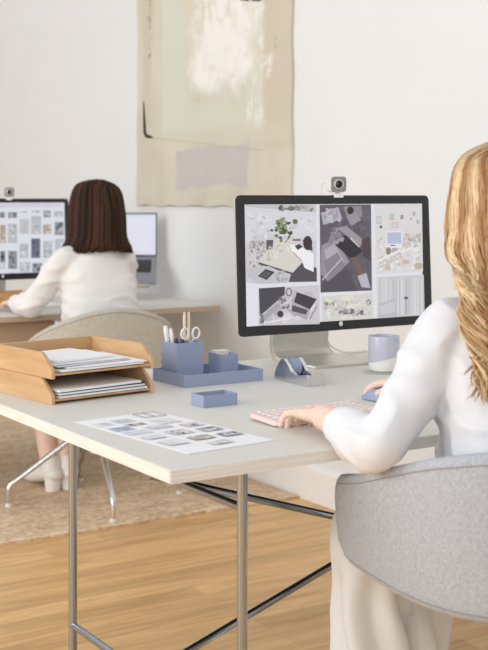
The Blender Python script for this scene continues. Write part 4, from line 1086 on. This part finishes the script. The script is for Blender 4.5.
# hair: hundreds of wavy locks over a cap
def hair_front():
    rng = random.Random(21); b = MB(); H = PF['head']
    col = [(206, 168, 118), (182, 140, 92), (218, 188, 144), (160, 120, 78), (228, 204, 168), (194, 154, 104), (140, 102, 64)]
    cap = MB(); cap.ellipsoid(H+Vector((0, -.016, .010)), (.080, .094, .114), 40, 28)
    for v in cap.v:
        r = v-H
        if r.y > .045 and r.z < .07: v.y = H.y+.045
    b.add(cap.v, cap.f, lin((160, 114, 66)))
    for i in range(1250):
        ph = rng.uniform(-2.2, 2.2); side = 1 if ph > 0 else -1
        layer = rng.random(); k = .94+.12*layer
        sx, cx_ = math.sin(ph), -math.cos(ph)
        root = H+Vector((side*.005, .055-.13*rng.random(), .126))
        mid = H+Vector((sx*.074*k+side*.004, -.012+cx_*.072*k, .090*k))
        temple = H+Vector((.094*k*sx, -.014+.106*k*cx_, .012+.02*rng.random()))
        ear = H+Vector((.098*k*sx, -.018+.108*k*cx_, -.075))
        # the lengths gather over the back, spread across the left shoulder blade
        xs_ = -.020+sx*(.128 if sx < 0 else .10)*(.72+.28*layer)
        f = abs(xs_+.0)/.17
        ys_ = -.118+.045*min(1, f)**2-.022*layer
        low0 = Vector((H.x+sx*.120*k-.008, min(ear.y*.6+(-.085)*.4, -.030-.02*layer), 1.045))
        low1 = Vector((xs_*1.0-.004, ys_+.022, .985))
        low2 = Vector((xs_*.93+rng.uniform(-.006, .006), ys_, .925))
        zend = .845+.085*rng.random()**1.3+.03*max(0, f-.5)
        end = Vector((xs_+rng.uniform(-.016, .016), ys_-.004+rng.uniform(-.008, .004), zend))
        q = spline([root, mid, temple, ear, low0, low1, low2, end], 40)
        pz = ph*2.2+rng.gauss(0, .45); wl = rng.uniform(.10, .125); amp = rng.uniform(.003, .0075); dist = 0; out = []
        for j, p in enumerate(q):
            if j: dist += (p-q[j-1]).length
            g = min(1, max(0, (dist-.12)/.14)); tip = 1+1.1*min(1, max(0, (dist-.30)/.08))
            o_ = Vector((sx, cx_, 0)) if p.z > 1.03 else Vector((sx*.4, -1, 0)).normalized()
            tg = Vector((-o_.y, o_.x, 0))
            out.append(p+tg*amp*g*tip*math.sin(2*PI*dist/wl+pz)+o_*(amp*.6*g*tip*(1+math.cos(2*PI*dist/wl+pz))))
        r0 = rng.uniform(.0012, .0028); m_ = len(out)
        rad = [r0*(1 if j < m_*.75 else max(.12, 1-(j/m_-.75)/.25*.88)) for j in range(m_)]
        # tone runs in bands of neighbouring locks
        tn = .5+1.0*noise.noise(Vector((ph*5.0, layer*.8, 3.3)))+rng.gauss(0, .07)
        A, B_ = lin((156, 108, 62)), lin((234, 206, 162)); tn = min(1, max(0, tn))
        base = tuple(A[c]*(1-tn)+B_[c]*tn for c in range(3))
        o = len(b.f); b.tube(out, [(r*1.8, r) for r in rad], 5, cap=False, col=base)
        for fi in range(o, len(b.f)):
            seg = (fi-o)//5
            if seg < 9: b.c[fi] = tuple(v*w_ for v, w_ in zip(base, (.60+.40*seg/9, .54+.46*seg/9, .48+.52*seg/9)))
    b.v = [FF @ v for v in b.v]
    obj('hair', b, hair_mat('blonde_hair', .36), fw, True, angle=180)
hair_front()
# ---- the woman at the far desk
OB = (2.085, 4.345)
poseB = dict(
    torso=[((0, -.02, .47), .14, .105), ((0, -.03, .52), .162, .12), ((0, -.025, .60), .155, .112), ((0, -.015, .68), .128, .092), ((0, 0, .76), .122, .09), ((0, .01, .85), .132, .098), ((0, .025, .92), .137, .09), ((0, .035, .965), .11, .07), ((0, .04, 1.0), .055, .05)],
    neck=(.01, .05, 1.005), head=(.018, .075, 1.135), head_pitch=-.05, head_yaw=0,
    shL=(-.135, .04, .945), elL=(-.235, .12, .765), wrL=(-.215, .33, .762),
    shR=(.14, .06, .945), elR=(.215, .21, .785), wrR=(.13, .40, .762),
    handL=dict(d=(.05, 1, -.12), up=(.1, .1, 1), thumb=1, spread=.14, curl=(.15, .35, .3), k=.92),
    handR=dict(d=(-.2, 1, -.12), up=(-.1, .1, 1), thumb=-1, spread=.12, curl=(.15, .35, .3), k=.92),
    hipL=(-.085, -.02, .53), knL=(-.115, .36, .53), anL=(-.115, .235, .135), toeL=(-.05, 1),
    hipR=(.085, -.02, .53), knR=(.02, .37, .53), anR=(-.045, .225, .135), toeR=(.08, 1), foot_k=.8)
bw, FB, PB, HMB, _ = person('person', 'dark-haired woman in a white blouse seated at the far desk, seen from behind', OB, poseB, .004)
b = MB()
b.rings([sup((0, -.03, .52), .178, .138), sup((0, -.03, .60), .172, .132), sup((0, -.02, .68), .158, .118), sup((0, -.01, .76), .150, .110), sup((0, .005, .84), .150, .108), sup((0, .02, .895), .144, .098), sup((0, .03, .94), .122, .08), sup((0, .04, .99), .09, .068), sup((0, .045, 1.01), .062, .062)])
for s in 'LR':
    sh, el, wr = PB['sh'+s], PB['el'+s], PB['wr'+s]; sg = -1 if s == 'L' else 1
    b.tube(spline([sh+Vector((-sg*.05, 0, .01)), sh, sh*.5+el*.5, el], 12), [.044, .047, .049, .050, .050, .050, .050, .050, .050, .050, .049, .048], 22, round_ends=True)
    d = wr-el; b.tube(spline([el, el+d*.4, el+d*.88], 10), [.048, .049, .050, .050, .049, .047, .044, .041, .037, .033], 22, round_ends=True)
b.v = [FB @ v for v in b.v]
bl2 = remeshed('blouse', b, M['blouse2'], .008, bw, 4, cloth_noise(.009, (6, 6, 15), 26, .2, 5))
for s in 'LR':
    el, wr = PB['el'+s], PB['wr'+s]; d = (wr-el)
    q = MB(); q.tube([el+d*.85, el+d*.88, el+d*.98, el+d*.99], [.030, .034, .033, .030], 20); q.v = [FB @ v for v in q.v]; obj('cuff', q, M['blouse2'], bl2)
b = MB()
b.rings([sup((0, -.02, .465), .15, .12), sup((0, -.03, .52), .172, .132), sup((0, -.03, .60), .166, .125), sup((0, -.03, .64), .155, .115)])
for s in 'LR':
    hp, kn = PB['hip'+s], PB['kn'+s]
    b.tube(spline([hp, (hp+kn)/2, kn+Vector((0, .02, -.01))], 9), [.10, .10, .098, .095, .092, .088, .084, .08, .078], 22, round_ends=True)
mk = (PB['knL']+PB['knR'])/2
b.tube([(-.0, .05, .52), (mk.x, mk.y, .525)], [(.10, .06), (.10, .055)], 22, ref=(0, 0, 1))
b.v = [FB @ v for v in b.v]
remeshed('skirt', b, M['skirt'], .009, bw, 4)
for s in 'LR':
    an = PB['an'+s]; toe = Vector(poseB['toe'+s]+(0,)).normalized(); fz = .0145
    base = Vector((an.x, an.y, fz)); q = MB()
    # ankle boot: shaft, block heel, toe
    q.tube([base-toe*.012+Vector((0, 0, .125)), base-toe*.02+Vector((0, 0, .10)), base-toe*.025+Vector((0, 0, .075))], [(.039, .043), (.040, .044), (.041, .046)], 20, ref=(0, 1, 0))
    q.tube([base-toe*.055+Vector((0, 0, .068)), base+Vector((0, 0, .068)), base+toe*.07+Vector((0, 0, .044)), base+toe*.14+Vector((0, 0, .026)), base+toe*.175+Vector((0, 0, .021))], [(.036, .028), (.040, .036), (.041, .030), (.040, .024), (.028, .017)], 20, ref=(0, 0, 1), round_ends=True)
    for v in q.v: v.z = max(v.z, fz)
    q.tube([base-toe*.045+Vector((0, 0, 0)), base-toe*.042+Vector((0, 0, .055))], [(.030, .027), (.034, .033)], 16, ref=(0, 1, 0))
    q.v = [FB @ v for v in q.v]; obj('shoe', q, M['shoe'], bw)
def hair_back():
    rng = random.Random(4); b = MB(); H = PB['head']; col = [(54, 35, 26), (64, 42, 31), (44, 28, 21), (74, 49, 36), (58, 38, 28)]
    cap = MB(); cap.ellipsoid(H+Vector((0, -.014, .01)), (.088, .099, .117), 36, 24)
    for v in cap.v:
        r = v-H
        if r.y > .045 and r.z < .07: v.y = H.y+.045
    b.add(cap.v, cap.f, lin((40, 25, 19)))
    for i in range(560):
        ph = rng.uniform(-2.25, 2.25); side = 1 if ph > 0 else -1
        layer = rng.random(); k = .95+.14*layer
        sx, cx_ = math.sin(ph), -math.cos(ph)
        root = H+Vector((side*.005, .05-.11*rng.random(), .121))
        mid = H+Vector((sx*.076*k, -.010+cx_*.076*k, .088*k))
        temple = H+Vector((sx*.099*k, -.014+cx_*.110*k, .0))
        jaw = H+Vector((sx*.106*k, -.016+cx_*.108*k, -.10))
        fl = 1+.10*rng.random()
        end = H+Vector((sx*.124*fl*k+rng.uniform(-.005, .005), -.018+cx_*.112*k, -.158+.02*rng.random()-.012*abs(sx)))
        q = spline([root, mid, temple, jaw, end], 20)
        r0 = rng.uniform(.0022, .0044); c = tuple(v*(.8+.4*rng.random()) for v in lin(rng.choice(col)))
        m_ = len(q)
        b.tube(q, [(r0*1.7*(1 if j < m_*.85 else 1-(j/m_-.85)*4), r0) for j in range(m_)], 5, cap=False, col=c)
    b.v = [FB @ v for v in b.v]
    obj('hair', b, hair_mat('dark_brown_hair', .55, .15), bw, True, angle=180)
hair_back()
# ---------------------------------------------------------------- light and camera
sc_ = bpy.context.scene
w = bpy.data.worlds.new('daylight'); sc_.world = w; w.use_nodes = True
nt = w.node_tree; bg = nt.nodes['Background']
# bright sky light all round; dim patch added behind camera right to darken chrome reflections
tc = nt.nodes.new('ShaderNodeTexCoord'); dt = nt.nodes.new('ShaderNodeVectorMath'); dt.operation = 'DOT_PRODUCT'
nt.links.new(tc.outputs['Generated'], dt.inputs[0]); dt.inputs[1].default_value = Vector((.42, -.90, -.08)).normalized()
mr = nt.nodes.new('ShaderNodeMapRange'); mr.interpolation_type = 'SMOOTHSTEP'; nt.links.new(dt.outputs['Value'], mr.inputs['Value'])
mr.inputs['From Min'].default_value = .72; mr.inputs['From Max'].default_value = .95; mr.inputs['To Min'].default_value = .80; mr.inputs['To Max'].default_value = .10
nt.links.new(mr.outputs[0], bg.inputs['Strength'])
bg.inputs['Color'].default_value = (.955, .98, 1.0, 1)
def area(name, loc, target, sx, sy, power, col=(1, 1, 1)):
    l = bpy.data.lights.new(name, 'AREA'); l.shape = 'RECTANGLE'; l.size = sx; l.size_y = sy; l.energy = power; l.color = col
    o = bpy.data.objects.new(name, l); C.objects.link(o); o.location = loc
    o.rotation_euler = (Vector(target)-Vector(loc)).to_track_quat('-Z', 'Y').to_euler(); return o
area('window_daylight', (-3.6, 3.2, 2.2), (1.8, 3.0, .7), 4.5, 2.6, 165, (1, .985, .97))
area('front_fill_light', (-2.2, -2.4, 2.5), (1.5, 2.2, .6), 2.4, 2.0, 68, (1, .99, .985))  # fill lamp added behind the camera to brighten surfaces facing it
cam = bpy.data.cameras.new('camera'); co = bpy.data.objects.new('camera', cam); C.objects.link(co)
co.location = (0, 0, CAMZ); co.rotation_euler = (PI/2, 0, -YAW)
cam.sensor_fit = 'HORIZONTAL'; cam.sensor_width = 36; cam.lens = 36*FPX/488
cam.shift_y = -(325-HOR)/488; cam.clip_start = .05; cam.clip_end = 60
cam.dof.use_dof = True; cam.dof.focus_distance = 2.75; cam.dof.aperture_fstop = 8.0
sc_.camera = co
vs = sc_.view_settings; vs.view_transform = 'Standard'; vs.look = 'None'; vs.exposure = -.07; vs.gamma = 1; vs.use_curve_mapping = False
